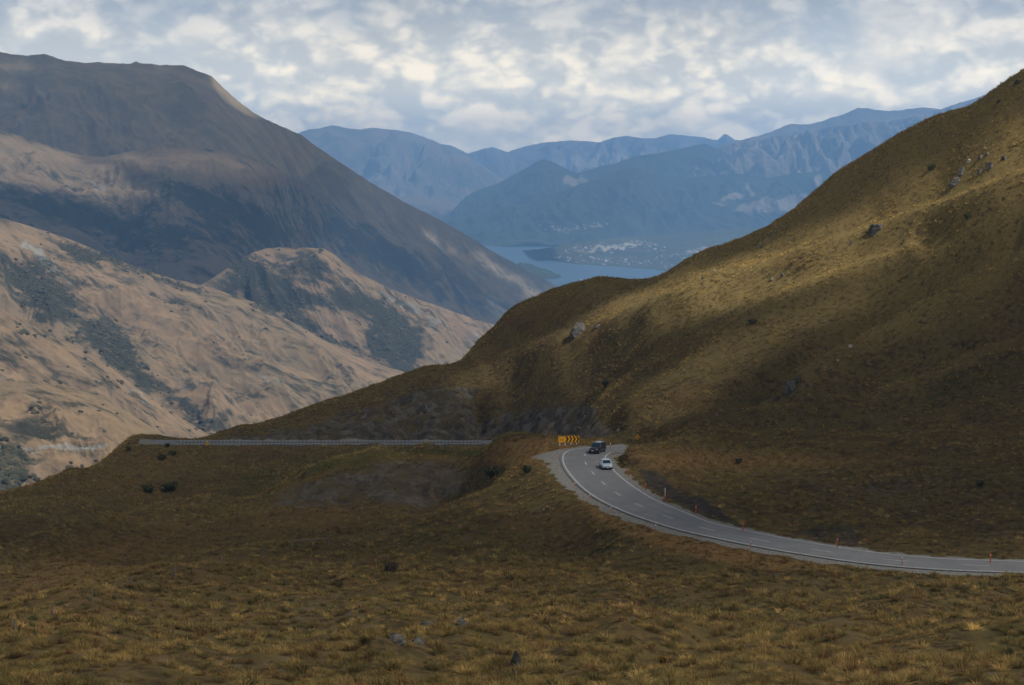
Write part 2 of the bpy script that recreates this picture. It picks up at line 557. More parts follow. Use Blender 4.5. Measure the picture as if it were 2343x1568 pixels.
for P, h, wd in (([(0, 1440), (200, 1368), (500, 1288)], .5, 22), ([(1250, 1380), (1550, 1352), (1850, 1375)], .8, 24), ([(850, 1500), (1300, 1440), (1700, 1445)], .8, 26), ([(250, 1490), (520, 1440), (760, 1410)], -.8, 28), ([(1480, 1510), (1850, 1440), (2300, 1400)], -.8, 24), ([(800, 1330), (1150, 1285), (1400, 1330)], .8, 18), ([(900, 1385), (1200, 1360), (1500, 1395)], -.6, 18), ([(950, 1225), (1150, 1190), (1280, 1150)], .7, 14)):
    dd = seg_dist(U0 + 25 * fbm(U0 / 120, V0 / 120, 2, seed=75), V0 + 12 * fbm(U0 / 120, V0 / 120, 2, seed=77), P)
    dz += np.where((gd > 75) & (gd < 290), h * np.exp(-(dd / wd) ** 2), 0)
# off-road distance
rd = np.full(NX.shape, 99.0); rz_side = np.zeros(NX.shape)
box = (NX > -40) & (NX < 190) & (NY > 150) & (NY < 345)
bxx, byy = NX[box], NY[box]
best = np.full(bxx.shape, 1e9); off = np.zeros(bxx.shape); hw = np.zeros(bxx.shape)
for i in range(0, 600, 2):
    dx, dy = bxx - MID[i, 0], byy - MID[i, 1]
    d2 = dx * dx + dy * dy
    s2 = d2 < best
    best[s2] = d2[s2]
    off[s2] = (dx * NOR[i, 0] + dy * NOR[i, 1])[s2]
    hw[s2] = HALF[i]
dist = np.sqrt(best)
rd[box] = dist - hw                      # metres beyond the painted edge
rz_side[box] = np.sign(off)
nse = 1.25 * fbm(NX / 26, NY / 26, 3, seed=1) + 0.68 * fbm(NX / 8.5, NY / 8.5, 3, seed=5) + 0.16 * fbm(NX / 2.2, NY / 2.2, 2, seed=9)
amp = sstep(50, 100, gd) * (0.80 - 0.12 * sstep(330, 420, gd))
fr = np.abs(NY - 485)
on_fr = (NX < (1120 - CU) / F * 485) & (NX > (180 - CU) / F * 485)
amp = amp * np.where(on_fr, sstep(6.5, 16, fr), 1) * sstep(2.5, 12, rd)
dz += nse * amp

BARE_A = [(480, 1018), (520, 1006), (600, 992), (680, 975), (760, 956), (870, 922), (960, 896), (1045, 887), (1095, 880), (1080, 925), (1088, 966), (1140, 950), (1200, 934), (1290, 926), (1365, 932), (1376, 970), (1440, 985), (1520, 972), (1450, 1008), (1350, 1022), (1290, 1002), (1180, 1003), (1100, 1021)]
BARE_B = [(690, 1112), (760, 1082), (850, 1064), (950, 1052), (1030, 1058), (1085, 1085), (1060, 1130), (980, 1158), (850, 1162), (700, 1162), (610, 1152), (640, 1128)]
BARE_C = [(1462, 1078), (1500, 1078), (1525, 1100), (1545, 1122), (1600, 1132), (1650, 1166), (1690, 1200), (1600, 1176), (1530, 1142), (1480, 1116)]
BARE_D = [(1800, 1215), (1900, 1198), (1960, 1210), (1970, 1248), (1880, 1243)]
PULL = [(1212, 1047), (1240, 1037), (1286, 1029), (1300, 1030), (1292, 1060), (1304, 1090), (1272, 1066), (1245, 1054)]
NZ = NZ + dz
# cut roads into the slope
f_cut = 1 - sstep(2.2, np.where(rz_side * left_is > 0, 11, 5.5), rd)
tail = sstep(1424, 1440, U0) * (U0 < 1640) * (gd > 284) * (gd < 330)
f_cut = f_cut * (1 - tail)
NZ = NZ * (1 - f_cut) + (RZ - 0.10) * f_cut
fc2 = np.where(on_fr, 1 - sstep(5.2, 10, fr), 0) * sstep(250, 370, U0)
NZ = NZ * (1 - fc2) + (FRZ - 0.08) * fc2
NU, NV = proj(NX, NY, NZ)
front = gd > 55
wob = 9 * fbm(NX / 9, NY / 9, 3, seed=21)
bareA = poly_mask(NU + wob, NV + wob, BARE_A, 10) * (gd > 385)
bareB = poly_mask(NU + wob, NV + wob * 1.4, BARE_B, 20) * ((gd > 300) & (gd < 400))
bareC = np.maximum(poly_mask(NU, NV + wob * .5, BARE_C, 5) * ((gd > 235) & (gd < 310)), 0.75 * poly_mask(NU, NV, BARE_D, 10) * ((gd > 215) & (gd < 260)))
bareC *= sstep(0.8, 2.2, rd)
pull = poly_mask(NU, NV, PULL, 4) * ((gd > 275) & (gd < 325))
# rills down the cut faces
rill = ridged(NX / 5.5 + 0.6 * fbm(NX / 9, NZ / 6, 2, seed=33), NZ / 22, 4, seed=31) - 0.9 + 0.6 * fbm(NX / 3, NZ / 3, 3, seed=35)
NZ = NZ + (bareA * 0.40 + bareB * 0.30 + bareC * 0.25) * rill
wl = 0.8 * fbm(NX / 3, NY / 3, 3, seed=41)
left_w = np.where(rz_side * left_is > 0, 2.4, 1.6) + wl
gravel = np.where((rd < 30), 1 - sstep(left_w - 0.5, left_w + 0.4, rd), 0) * (gd > 150)
gravel = np.maximum(gravel * (1 - tail), pull)
gravel = np.maximum(gravel, np.where(on_fr, 0.8 - 0.8 * sstep(4.3, 5.4, fr + wl), 0) * sstep(300, 330, U0))
VERGE = [(1285, 1095), (1345, 1155), (1420, 1192), (1600, 1240), (1760, 1275), (1960, 1304), (1700, 1300), (1500, 1252), (1370, 1192)]
KNOLL = [(1090, 1048), (1130, 1015), (1180, 1003), (1290, 1004), (1360, 1012), (1290, 1026), (1225, 1044), (1250, 1064), (1150, 1064)]
RUST = [(1430, 1035), (1560, 1028), (1700, 1040), (1900, 1048), (2100, 1040), (2000, 1062), (1700, 1070), (1500, 1075)]
rust = np.clip(poly_mask(NU, NV, VERGE, 12) + poly_mask(NU, NV, KNOLL, 10) + .8 * poly_mask(NU, NV, RUST, 22), 0, 1) * front
rust = np.maximum(rust, blobs(NU, NV, [(250, 1270, 260, 60, -14, .75), (700, 1190, 200, 26, -5, .8), (300, 1085, 200, 40, -15, .35), (60, 1440, 160, 14, -12, .9), (1180, 1300, 120, 12, 0, .5), (740, 1082, 90, 9, -22, .9), (860, 1050, 90, 9, -6, .9), (990, 1046, 80, 8, 6, .9)]) * front)
green = np.clip(blobs(NU, NV, [(800, 1058, 190, 22, -8, 1.0), (1050, 1035, 110, 10, 2, .8), (560, 1120, 90, 30, -30, .4), (2200, 880, 160, 30, -15, .5), (2300, 1450, 60, 40, 0, .5)]), 0, 1) * front
sunlit_straw = 0.68 * sstep(340, 400, gd) * sstep(-46, -24, NZ) * (NX > -10)  # straw ground painted lighter up the slope, adding to its sunlight
soil = np.clip(blobs(NU, NV, [(2050, 1140, 160, 40, 8, .55), (1950, 1120, 180, 30, 0, .5), (700, 1400, 150, 20, 5, .5), (480, 1310, 60, 12, -10, .5), (1470, 700, 130, 24, -20, .7), (1350, 690, 90, 25, -20, .5), (540, 1510, 160, 30, 8, .6), (2200, 1530, 150, 22, 5, .6), (1900, 840, 140, 30, -30, .4)]), 0, 1) * front

NV3 = np.stack([NX, NY, NZ], -1)
NEe = NZ / NY
me = np_mesh('hillside', NV3.reshape(-1, 3), grid_faces(*NX.shape), True, {'cutbank': bareA.ravel(), 'scar': np.clip(bareB, 0, 1).ravel(), 'earth': bareC.ravel(), 'gravel': gravel.ravel(), 'rust': rust.ravel(), 'green': green.ravel(), 'soil': soil.ravel(), 'sunlit_straw': sunlit_straw.ravel()})

m, t = new_mat('tussock_ground')
pos = t.n('ShaderNodeNewGeometry').outputs['Position']
n1 = t.noise(pos, 0.9, 8, 0.62); n2 = t.noise(pos, 0.16, 5, 0.55); n3 = t.noise(pos, 4.0, 5, 0.6); n0 = t.noise(pos, 0.045, 4, 0.5)
c = t.mix(t.step(n1, 0.36, 0.64), (0.052, 0.040, 0.024), (0.135, 0.096, 0.042))
c = t.mix(t.math('MULTIPLY', t.step(n2, 0.44, 0.62), 0.55), c, (0.13, 0.105, 0.040))
c = t.mix(t.math('MULTIPLY', t.step(n0, 0.5, 0.66), 0.45), c, (0.125, 0.075, 0.034))
c = t.mix(t.math('MULTIPLY', t.step(t.math('ADD', n1, t.math('MULTIPLY', t.attr('soil'), 0.12)), 0.60, 0.68), 0.8), c, (0.12, 0.10, 0.083))
c = t.mix(t.math('MULTIPLY', t.attr('sunlit_straw'), t.step(n1, 0.30, 0.52)), c, t.mix(t.step(n3, 0.35, 0.65), (0.165, 0.122, 0.048), (0.235, 0.178, 0.070)))
c = t.mix(t.math('MULTIPLY', t.attr('rust'), t.step(n3, 0.2, 0.6)), c, t.mix(t.step(n1, .35, .65), (0.165, 0.088, 0.038), (0.27, 0.175, 0.070)))
c = t.mix(t.math('MULTIPLY', t.attr('green'), t.step(n3, 0.25, 0.6)), c, (0.052, 0.058, 0.018))
sv = t.mapping(pos, (0, 0.25, 0), (0.42, 0.30, 0.20))
st = t.noise(sv, 1.1, 8, 0.65)
rockc = t.mix(t.step(st, 0.38, 0.66), (0.062, 0.055, 0.046), (0.135, 0.118, 0.096))
vw = t.n('ShaderNodeVectorMath', {0: pos, 1: t.n('ShaderNodeVectorMath', {0: t.n('ShaderNodeTexNoise', {'Vector': pos, 'Scale': 0.8, 'Detail': 5.0}).outputs['Color'], 3: 1.6}, operation='SCALE').outputs[0]}, operation='ADD').outputs[0]
vc1 = t.n('ShaderNodeTexVoronoi', {'Vector': t.mapping(vw, (0, 0.3, 0), (0.55, 0.5, 0.8)), 'Scale': 1.0})
rub = t.n('ShaderNodeSeparateColor', {0: vc1.outputs['Color']}).outputs[0]
rockc = t.mix(t.math('MULTIPLY', t.step(rub, 0.45, 0.95), 0.6), rockc, (0.17, 0.155, 0.135))
rockc = t.mix(t.math('MULTIPLY', t.step(rub, 0.35, 0.05), 0.6), rockc, (0.036, 0.032, 0.028))
rockc = t.mix(t.math('MULTIPLY', t.step(n2, 0.5, 0.65), 0.6), rockc, (0.095, 0.070, 0.040))
nb_ = t.noise(pos, 0.30, 6, 0.62)
grs = t.math('MULTIPLY_ADD', t.step(nb_, 0.52, 0.60), -0.85, 1.0)
c = t.mix(t.math('MULTIPLY', grs, t.math('MULTIPLY', t.attr('cutbank'), t.step(t.math('ADD', n1, t.attr('cutbank')), 0.75, 1.15))), c, rockc)
sc2 = t.mix(t.step(st, 0.36, 0.66), (0.068, 0.057, 0.043), (0.150, 0.127, 0.098))
sc2 = t.mix(t.math('MULTIPLY', t.step(rub, 0.5, 0.95), 0.5), sc2, (0.17, 0.148, 0.12))
sc2 = t.mix(t.math('MULTIPLY', t.step(n2, 0.48, 0.6), 0.6), sc2, (0.11, 0.08, 0.042))
c = t.mix(t.math('MULTIPLY', grs, t.step(t.math('ADD', t.math('MULTIPLY', t.attr('scar'), 0.8), t.math('MULTIPLY', n1, 0.8)), 0.76, 1.1)), c, sc2)
c = t.mix(t.attr('earth'), c, t.mix(t.step(n1, .35, .65), (0.035, 0.030, 0.026), (0.085, 0.072, 0.058)))
grv = t.mix(t.step(t.noise(pos, 2.6, 8, 0.7), 0.35, 0.66), (0.15, 0.145, 0.135), (0.285, 0.275, 0.255))
grv = t.mix(t.math('MULTIPLY', t.step(n1, 0.56, 0.66), 0.6), grv, (0.13, 0.10, 0.06))
c = t.mix(t.step(t.math('ADD', t.attr('gravel'), t.math('MULTIPLY_ADD', n3, 0.5, -0.25)), 0.4, 0.62), c, grv)
hgt = t.math('ADD', t.math('MULTIPLY', n1, 0.7), t.math('MULTIPLY', n3, 0.3))
bmp = t.n('ShaderNodeBump', {'Strength': 0.7, 'Distance': 0.6, 'Height': hgt}).outputs[0]
finish(t, t.n('ShaderNodeBsdfDiffuse', {'Color': c, 'Roughness': 1.0, 'Normal': bmp}).outputs[0])
ground = tag(link('hillside', me, m), kind='structure')


def near_z(x, y):
    """height of the near ground at a place"""
    x = np.asarray(x, float); y = np.asarray(y, float)
    k = x / y; l = np.log(y)
    i = np.clip(np.searchsorted(LD, l) - 1, 0, len(LD) - 2); j = np.clip(np.searchsorted(KK, k) - 1, 0, len(KK) - 2)
    a = np.clip((l - LD[i]) / (LD[i + 1] - LD[i]), 0, 1); b = np.clip((k - KK[j]) / (KK[j + 1] - KK[j]), 0, 1)
    e = (NEe[i, j] * (1 - a) * (1 - b) + NEe[i + 1, j] * a * (1 - b) + NEe[i, j + 1] * (1 - a) * b + NEe[i + 1, j + 1] * a * b)
    return e * y


def lookup(A, x, y):
    k = x / y; l = np.log(y)
    i = np.clip(np.searchsorted(LD, l), 0, len(LD) - 1); j = np.clip(np.searchsorted(KK, k), 0, len(KK) - 1)
    return A[i, j]


def hit(u, v, dmin=60.0):
    """first place on the near ground along a bearing"""
    k, e = ray_ke(u, v); k = float(k); e = float(e)
    j = int(np.clip(np.searchsorted(KK, k) - 1, 0, len(KK) - 2)); b = (k - KK[j]) / (KK[j + 1] - KK[j])
    colm = NEe[:, j] * (1 - b) + NEe[:, j + 1] * b
    i0 = int(np.searchsorted(LD, math.log(dmin)))
    for i in range(i0, len(LD)):
        if colm[i] >= e:
            a0 = colm[i - 1]; q = (e - a0) / max(colm[i] - a0, 1e-9)
            d = math.exp(LD[i - 1] + q * (LD[i] - LD[i - 1])) if i > i0 else math.exp(LD[i])
            return Vector((k * d, d, e * d))
    # bearing passes over the skyline: take the skyline itself
    i = i0 + int(np.argmax(colm[i0:]))
    d = math.exp(LD[i])
    return Vector((k * d, d, float(colm[i]) * d))


# visibility of ground points from the lens
runmax = np.maximum.accumulate(np.where(gd > 20, NEe, -9), 0)
VIS = NEe >= runmax - 0.0035

# --- road surface, paint, lower road
def ribbon(name, C, N, a, b, z, mat, nacross=1, kind='structure', a_arr=None, b_arr=None):
    n = len(C)
    A = np.full(n, a) if a_arr is None else a_arr
    B = np.full(n, b) if b_arr is None else b_arr
    rows = []
    for i in range(nacross + 1):
        o_ = A + (B - A) * i / nacross
        rows.append(np.stack([C[:, 0] + N[:, 0] * o_, C[:, 1] + N[:, 1] * o_, C[:, 2] + z], -1))
    V = np.stack(rows, 0)
    lat = np.repeat(np.linspace(-1, 1, nacross + 1), n)
    me = np_mesh(name, V.reshape(-1, 3), grid_faces(nacross + 1, n, True), True, {'lat': lat})
    o_ = link(name, me, mat)
    return tag(o_, kind=kind)


m_road, t = new_mat('asphalt')
pos = t.n('ShaderNodeNewGeometry').outputs['Position']
n1 = t.noise(pos, 0.35, 6, 0.6); n2 = t.noise(pos, 14.0, 4, 0.6)
c = t.mix(t.step(n1, 0.35, 0.68), (0.165, 0.167, 0.175), (0.21, 0.212, 0.22))
c = t.mix(t.math('MULTIPLY', t.step(n2, 0.4, 0.65), 0.35), c, (0.15, 0.15, 0.155))
# wheel tracks polished darker in both lanes
la = t.math('ABSOLUTE', t.attr('lat'))
w1 = t.step(t.math('ABSOLUTE', t.math('SUBTRACT', la, 0.24)), 0.12, 0.02); w2 = t.step(t.math('ABSOLUTE', t.math('SUBTRACT', la, 0.63)), 0.12, 0.02)
c = t.mix(t.math('MULTIPLY', t.math('MAXIMUM', w1, w2), t.math('MULTIPLY_ADD', n1, 0.5, 0.12)), c, (0.155, 0.155, 0.16))
pn = t.n('ShaderNodeTexVoronoi', {'Vector': t.mapping(pos, (0, 0, 0.6), (0.10, 0.035, 1)), 'Scale': 1.0}).outputs['Color']
c = t.mix(t.math('MULTIPLY', t.step(pn, 0.62, 0.66), 0.30), c, (0.15, 0.152, 0.16))
finish(t, t.n('ShaderNodeBsdfPrincipled', {'Base Color': c, 'Roughness': 0.85, 'Specular IOR Level': 0.25}).outputs[0])
m_paint = simple('road_paint', (0.62, 0.62, 0.60), 0.7, var=0.16, scale=2.0)
ribbon('road', MID, NOR, 0, 0, 0.0, m_road, 24, a_arr=-HALF - 0.45, b_arr=HALF + 0.45)
ribbon('road_edge_line', MID, NOR, 0, 0, 0.006, m_paint, a_arr=-HALF - 0.09, b_arr=-HALF + 0.09)
ribbon('road_edge_line', MID, NOR, 0, 0, 0.006, m_paint, a_arr=HALF - 0.09, b_arr=HALF + 0.09)
# dashed centre line: 3 m dashes, 7 m gaps
arc = np.concatenate([[0], np.cumsum(np.linalg.norm(np.diff(MID, axis=0), axis=1))])
DV, DF = [], []
for s0 in np.arange(2.0, arc[-1] - 4, 9.2):
    for q in range(4):
        pass
    ss = np.linspace(s0, s0 + 3.0, 5)
    C = np.stack([np.interp(ss, arc, MID[:, c]) for c in range(3)], 1); N = np.stack([np.interp(ss, arc, NOR[:, c]) for c in range(3)], 1)
    b0 = len(DV)
    for q in range(5):
        for o_ in (-.07, .07):
            DV.append((C[q, 0] + N[q, 0] * o_, C[q, 1] + N[q, 1] * o_, RZ + 0.006))
    for q in range(4): DF.append((b0 + 2 * q, b0 + 2 * q + 1, b0 + 2 * q + 3, b0 + 2 * q + 2))
tag(link('road_centre_line', np_mesh('road_centre_line', DV, DF), m_paint), kind='structure')
xs = np.linspace((305 - CU) / F * 485, (1135 - CU) / F * 485, 120)
FC = np.stack([xs, np.full(120, 485.5) + 0.6 * np.sin(xs / 25), np.full(120, FRZ)], 1)
FN = np.tile([[0, 1, 0]], (120, 1))
ribbon('lower_road', FC, FN, -3.6, 3.6, 0.0, m_road, 4)
ribbon('road_edge_line', FC, FN, -3.2, -3.05, 0.006, m_paint)
# ------------------------------------------------------------------ mountains and hills
LAKE_Z = -500.0
LAYERS = {}


def interp_line(P, u):
    P = np.array(P, float)
    return [np.interp(u, P[:, 0], P[:, c]) for c in range(1, P.shape[1])]


def hill_layer(name, crest, foot, mat, step=3.0, rows=120, prof=1.0, amp=20.0, gs=60.0, gt=3.0, jag=2.0, back=0.55, scrub=(), rock=(), lean=0.0, seed=0, zmin=LAKE_Z - 18, polys=(), bench=None, sharp=0.5, dmul=1.0):
    """a mountain side from its crest down to its foot, and the far side behind it.
    amp: depth of the gullies in metres, gs: their spacing in metres along the slope"""
    u = np.arange(crest[0][0], crest[-1][0] + .1, step)
    vc, dc = interp_line(crest, u)
    vf, df = interp_line(foot, u)
    dc, df = dc * dmul, df * dmul
    sm = max(1, int(8 / step))
    dc = smooth1(dc, 40 * sm); df = smooth1(df, 40 * sm)
    cx_, cy_, cz = unproj(u, vc, dc); fx, fy, fz = unproj(u, vf, df)
    fx = fx * df / fy
    T = np.linspace(0, 1, rows)[:, None] ** 1.25
    g = T ** prof
    K = cx_ / dc
    K2 = fx / df
    D = dc + (df - dc) * T
    Kt = K + (K2 - K) * T
    Z = cz + (fz - cz) * g
    X = Kt * D
    s = X + lean * Z
    down = (dc - df).mean()
    gul = ridged(s / gs + 0.35 * fbm(X / gs / 2, D / gs / 2, 2, seed=seed + 4), D / (gs * gt), 5, sharp, seed)
    gul = gul - gul.mean()
    fade = sstep(0.02, 0.22, T) * (0.35 + 0.65 * sstep(1.0, 0.55, T)) + 0.02
    Z = Z + amp * gul * fade + amp * 0.6 * fbm(X / gs / 2.5, D / gs / 2.5, 3, seed=seed + 11) * fade
    Z = np.minimum(Z, D * (cz / dc)[None] - 0.0008 * T * D)      # folds stay below the crest
    jz = jag * 0.5 * dc / F * fbm(u / 22.0, u * 0 + seed, 5, 0.62, seed + 2)
    Z = Z + jz[None, :] * (1 - sstep(0, .10, T))
    if bench is not None: Z = bench(X, D, Z)
    # far side
    nb = 14
    tb = np.linspace(1, 1 / nb, nb)[:, None] ** 1.5
    reach = np.maximum((cz - zmin) / back, 60)
    Db = dc + reach * tb
    Zb = Z[0] + (zmin - Z[0]) * tb - amp * 0.5 * np.abs(fbm(K * Db / gs / 2, Db / gs / 2, 3, seed=seed + 20)) * sstep(0.02, 0.4, tb)
    X = np.concatenate([K * Db, X]); D = np.concatenate([Db, D]); Z = np.concatenate([Zb, Z])
    Z = np.maximum(Z, zmin)
    U, V = proj(X, D, Z)
    wu, wv = U + 16 * fbm(U / 34, V / 34, 4, seed=seed + 50), V + 11 * fbm(U / 34, V / 34, 4, seed=seed + 60)
    sm_ = blobs(wu, wv, scrub); rm_ = blobs(wu, wv, rock)
    for kind, P, wgt in polys:
        q = wgt * poly_mask(wu, wv, P, 9)
        if kind == 'scrub': sm_ = sm_ + q
        else: rm_ = rm_ + q
    me = np_mesh(name, np.stack([X, D, Z], -1).reshape(-1, 3), grid_faces(*X.shape), True, {'scrub': sm_.ravel(), 'rock': rm_.ravel()})
    o = tag(link(name, me, mat), kind='structure')
    LAYERS[o.name] = dict(X=X[nb:], D=D[nb:], Z=Z[nb:], U=U[nb:], V=V[nb:], u=u, scrub=sm_[nb:], obj=o)
    return o


def on_layer(name, u, v):
    L = LAYERS[name]
    j = int(np.clip(round((u - L['u'][0]) / (L['u'][1] - L['u'][0])), 0, len(L['u']) - 1))
    col = np.maximum.accumulate(L['V'][:, j])
    i = int(np.clip(np.searchsorted(col, v), 1, len(col) - 1))
    q = np.clip((v - col[i - 1]) / max(col[i] - col[i - 1], 1e-6), 0, 1)
    f = lambda A: float(A[i - 1, j] * (1 - q) + A[i, j] * q)
    return Vector((f(L['X']), f(L['D']), f(L['Z'])))


TAN_A, TAN_B = (0.30, 0.205, 0.105), (0.22, 0.155, 0.085)
SCRUB = (0.020, 0.022, 0.016)
GREY = (0.19, 0.18, 0.16)
m_near_hill = hill_mat('sunlit_hill', (0.195, 0.138, 0.085), (0.140, 0.106, 0.073), SCRUB, GREY, 70, (0, 0, 0.5), (1.0, 0.6, 1.6), 0.045, 0.06, green=(0.115, 0.10, 0.062))
m_mid_hill = hill_mat('patchy_hill', (0.20, 0.145, 0.09), (0.15, 0.115, 0.075), SCRUB, GREY, 120, (0, 0, 0.5), (1.0, 0.6, 1.6), 0.04, 0.04, green=(0.09, 0.082, 0.045))
m_mountain = hill_mat('brown_mountain', (0.215, 0.165, 0.095), (0.135, 0.112, 0.08), (0.028, 0.031, 0.028), (0.24, 0.21, 0.17), 130, (0, 0, 0.4), (1.0, 0.5, 1.7), -0.03, -0.02, bump=0.4, green=(0.11, 0.10, 0.05))
m_crag = hill_mat('craggy_range', (0.24, 0.185, 0.13), (0.15, 0.12, 0.09), (0.035, 0.045, 0.035), (0.24, 0.21, 0.18), 500, (0, 0, -0.3), (1, 1, 1.2), -0.01, 0.03, bump=0.8, green=(0.09, 0.10, 0.06))
m_forest = hill_mat('forested_hill', (0.045, 0.055, 0.032), (0.032, 0.042, 0.026), (0.024, 0.032, 0.022), (0.20, 0.17, 0.12), 420, (0, 0, 0), (1, 1, 1.5), 0.0, -0.12, bump=0.3, green=(0.075, 0.085, 0.04))
m_far = hill_mat('far_range', (0.22, 0.175, 0.13), (0.12, 0.105, 0.08), (0.04, 0.05, 0.04), (0.30, 0.25, 0.20), 900, (0, 0, 0.2), (1, 1, 1.4), 0.0, 0.02, bump=0.6, green=(0.08, 0.09, 0.06))

# far ranges beyond the lake
hill_layer('far_range', [(-900, 200, 24000), (300, 300, 24500), (900, 340, 25000), (1010, 330, 25000), (1032, 333, 25000), (1070, 352, 25000), (1100, 342, 25000), (1125, 337, 25000), (1160, 348, 25000), (1182, 341, 25000), (1215, 332, 25200), (1250, 326, 25500), (1300, 322, 25500), (1335, 323, 25500), (1370, 326, 25500), (1400, 316, 25500), (1432, 311, 25500), (1470, 317, 25500), (1500, 316, 25500), (1535, 307, 25500), (1570, 311, 25500), (1605, 314, 25500), (1640, 321, 25500), (1658, 306, 25500), (1680, 320, 25500), (1800, 330, 25500), (2400, 300, 25000), (3400, 280, 25000)],
           [(-900, 480, 19500), (3400, 480, 19500)], m_far, 3, 110, 0.9, 300, 700, 2.2, 1.6, scrub=[(1200, 400, 300, 30, 0, .5)], rock=[(1330, 365, 60, 22, -20, 1.0), (1420, 360, 90, 26, -25, .9), (1250, 385, 40, 12, -10, .8), (1120, 350, 30, 8, -20, 0.6)], seed=3, lean=0.7)
hill_layer('far_range', [(-1200, 150, 17500), (0, 260, 18000), (560, 330, 18000), (640, 318, 18000), (688, 303, 18000), (705, 297, 18000), (730, 294, 18000), (757, 287, 18000), (778, 290, 18000), (800, 295, 18000), (825, 296, 18000), (850, 292, 18000), (878, 295, 18000), (905, 297, 18000), (940, 304, 18000), (970, 314, 18000), (1000, 326, 18000), (1040, 344, 18100), (1075, 360, 18300), (1110, 382, 18600), (1150, 410, 19000), (1200, 450, 19400), (1260, 500, 19600)],
           [(-1200, 500, 14800), (900, 492, 14600), (1260, 512, 15500)], m_far, 3, 120, 0.85, 190, 560, 2.4, 1.6, dmul=1.1, scrub=[(900, 420, 260, 40, 5, .25)], rock=[(975, 400, 40, 40, 30, .4)], seed=8, lean=-0.6)
hill_layer('dry_flats', [(700, 470, 14300), (860, 455, 14300), (925, 449, 14300), (960, 447, 14300), (1000, 456, 14300), (1050, 466, 14300), (1100, 472, 14300), (1200, 480, 14300)],
           [(700, 505, 12900), (1200, 505, 12900)], m_near_hill, 4, 30, 1.0, 5, 400, 3, 2, dmul=1.15, scrub=[(985, 490, 80, 8, 3, 1.5), (940, 470, 40, 4, 5, 1.0)], seed=13)
# right: the craggy range with a bluer ridge behind it
hill_layer('craggy_range', [(1500, 420, 17000), (1690, 335, 17000), (1720, 318, 17000), (1760, 302, 17000), (1800, 287, 17000), (1812, 283, 17000), (1850, 285, 17000), (1885, 277, 17000), (1900, 270, 17000), (1930, 262, 17000), (1962, 247, 17000), (1980, 248, 17000), (2020, 254, 17000), (2060, 253, 17000), (2105, 246, 17000), (2130, 247, 17000), (2160, 252, 17000), (2250, 250, 17000), (2500, 240, 17000), (3600, 230, 17000)],
           [(1500, 470, 15200), (3600, 420, 15200)], m_crag, 3, 80, 0.8, 100, 420, 2.0, 2.0, dmul=1.1, seed=17, lean=0.8, scrub=[(1900, 280, 300, 20, -15, .3)])
hill_layer('craggy_range', [(1390, 432, 14500), (1480, 396, 14500), (1560, 366, 14500), (1612, 346, 14500), (1650, 336, 14500), (1690, 322, 14500), (1730, 312, 14500), (1770, 311, 14500), (1810, 304, 14500), (1850, 296, 14500), (1900, 288, 14500), (1950, 284, 14500), (2000, 276, 14500), (2060, 272, 14500), (2110, 262, 14500), (2150, 250, 14300), (2180, 241, 14200), (2210, 232, 14200), (2236, 222, 14100), (2258, 215, 14100), (2276, 221, 14100), (2300, 238, 14100), (2420, 215, 14000), (2700, 210, 14000), (3700, 200, 14000)],
           [(1390, 470, 12600), (1700, 470, 12000), (1900, 440, 11900), (3700, 380, 11600)], m_crag, 2.5, 170, 0.95, 170, 330, 2.6, 3.0, dmul=1.15, seed=23, lean=0.85,
           scrub=[(1500, 410, 120, 14, -20, 1.2), (1650, 400, 160, 14, -8, 1.0), (1850, 408, 160, 16, -3, 1.3)], rock=[(1800, 340, 140, 40, -20, .35), (1690, 360, 60, 18, -10, .3)])
# the pointed hill beyond the lake arm, and the wooded mountain in front
hill_layer('pointed_hill', [(960, 530, 12900), (1035, 482, 13000), (1068, 448, 13100), (1100, 432, 13200), (1135, 422, 13200), (1170, 404, 13200), (1205, 384, 13200), (1228, 370, 13200), (1245, 364, 13200), (1265, 371, 13200), (1290, 384, 13200), (1320, 398, 13200), (1350, 388, 13200), (1380, 379, 13200), (1404, 376, 13200), (1430, 366, 13200), (1455, 357, 13200), (1500, 352, 13200), (1560, 340, 13200), (1612, 328, 13200), (1680, 360, 13200), (1800, 420, 13200)],
           [(960, 545, 11900), (1800, 540, 11800)], m_forest, 3, 100, 0.85, 60, 260, 2.6, .6, dmul=1.17, seed=29, lean=0.6, rock=[(1318, 415, 34, 13, -18, 1.9), (1390, 405, 40, 6, -10, 1.2)], scrub=[(1180, 440, 90, 40, 0, .5)])
hill_layer('forested_hill', [(900, 575, 12000), (1000, 520, 11900), (1035, 498, 11900), (1080, 489, 11900), (1135, 478, 11900), (1185, 468, 11900), (1236, 456, 11900), (1280, 440, 11900), (1320, 424, 11900), (1370, 409, 11900), (1410, 394, 11900), (1452, 383, 11900), (1490, 398, 11900), (1540, 412, 11900), (1600, 404, 11800), (1690, 398, 11800), (1760, 408, 11800), (1810, 398, 11700), (1870, 392, 11700), (1930, 400, 11700), (2100, 380, 11600), (3600, 330, 11000)],
           [(900, 566, 10450), (1120, 562.5, 10720), (1300, 562.5, 10720), (1700, 562.5, 10720), (3600, 562.5, 10720)], m_forest, 3, 150, 0.9, 75, 300, 2.8, .6, dmul=1.17, seed=37, lean=0.5,
           rock=[(1668, 452, 26, 7, -10, 3.2), (1712, 428, 7, 20, -10, 2.8), (1820, 466, 110, 17, -4, 3.2), (1740, 478, 40, 8, -2, 2.4), (1870, 412, 10, 16, 25, 2.4), (1640, 470, 30, 4, 0, 2.0), (1300, 525, 60, 6, -8, 1.3), (1370, 517, 20, 5, -10, 1.4)],
           scrub=[(1250, 545, 90, 12, 0, .8)])
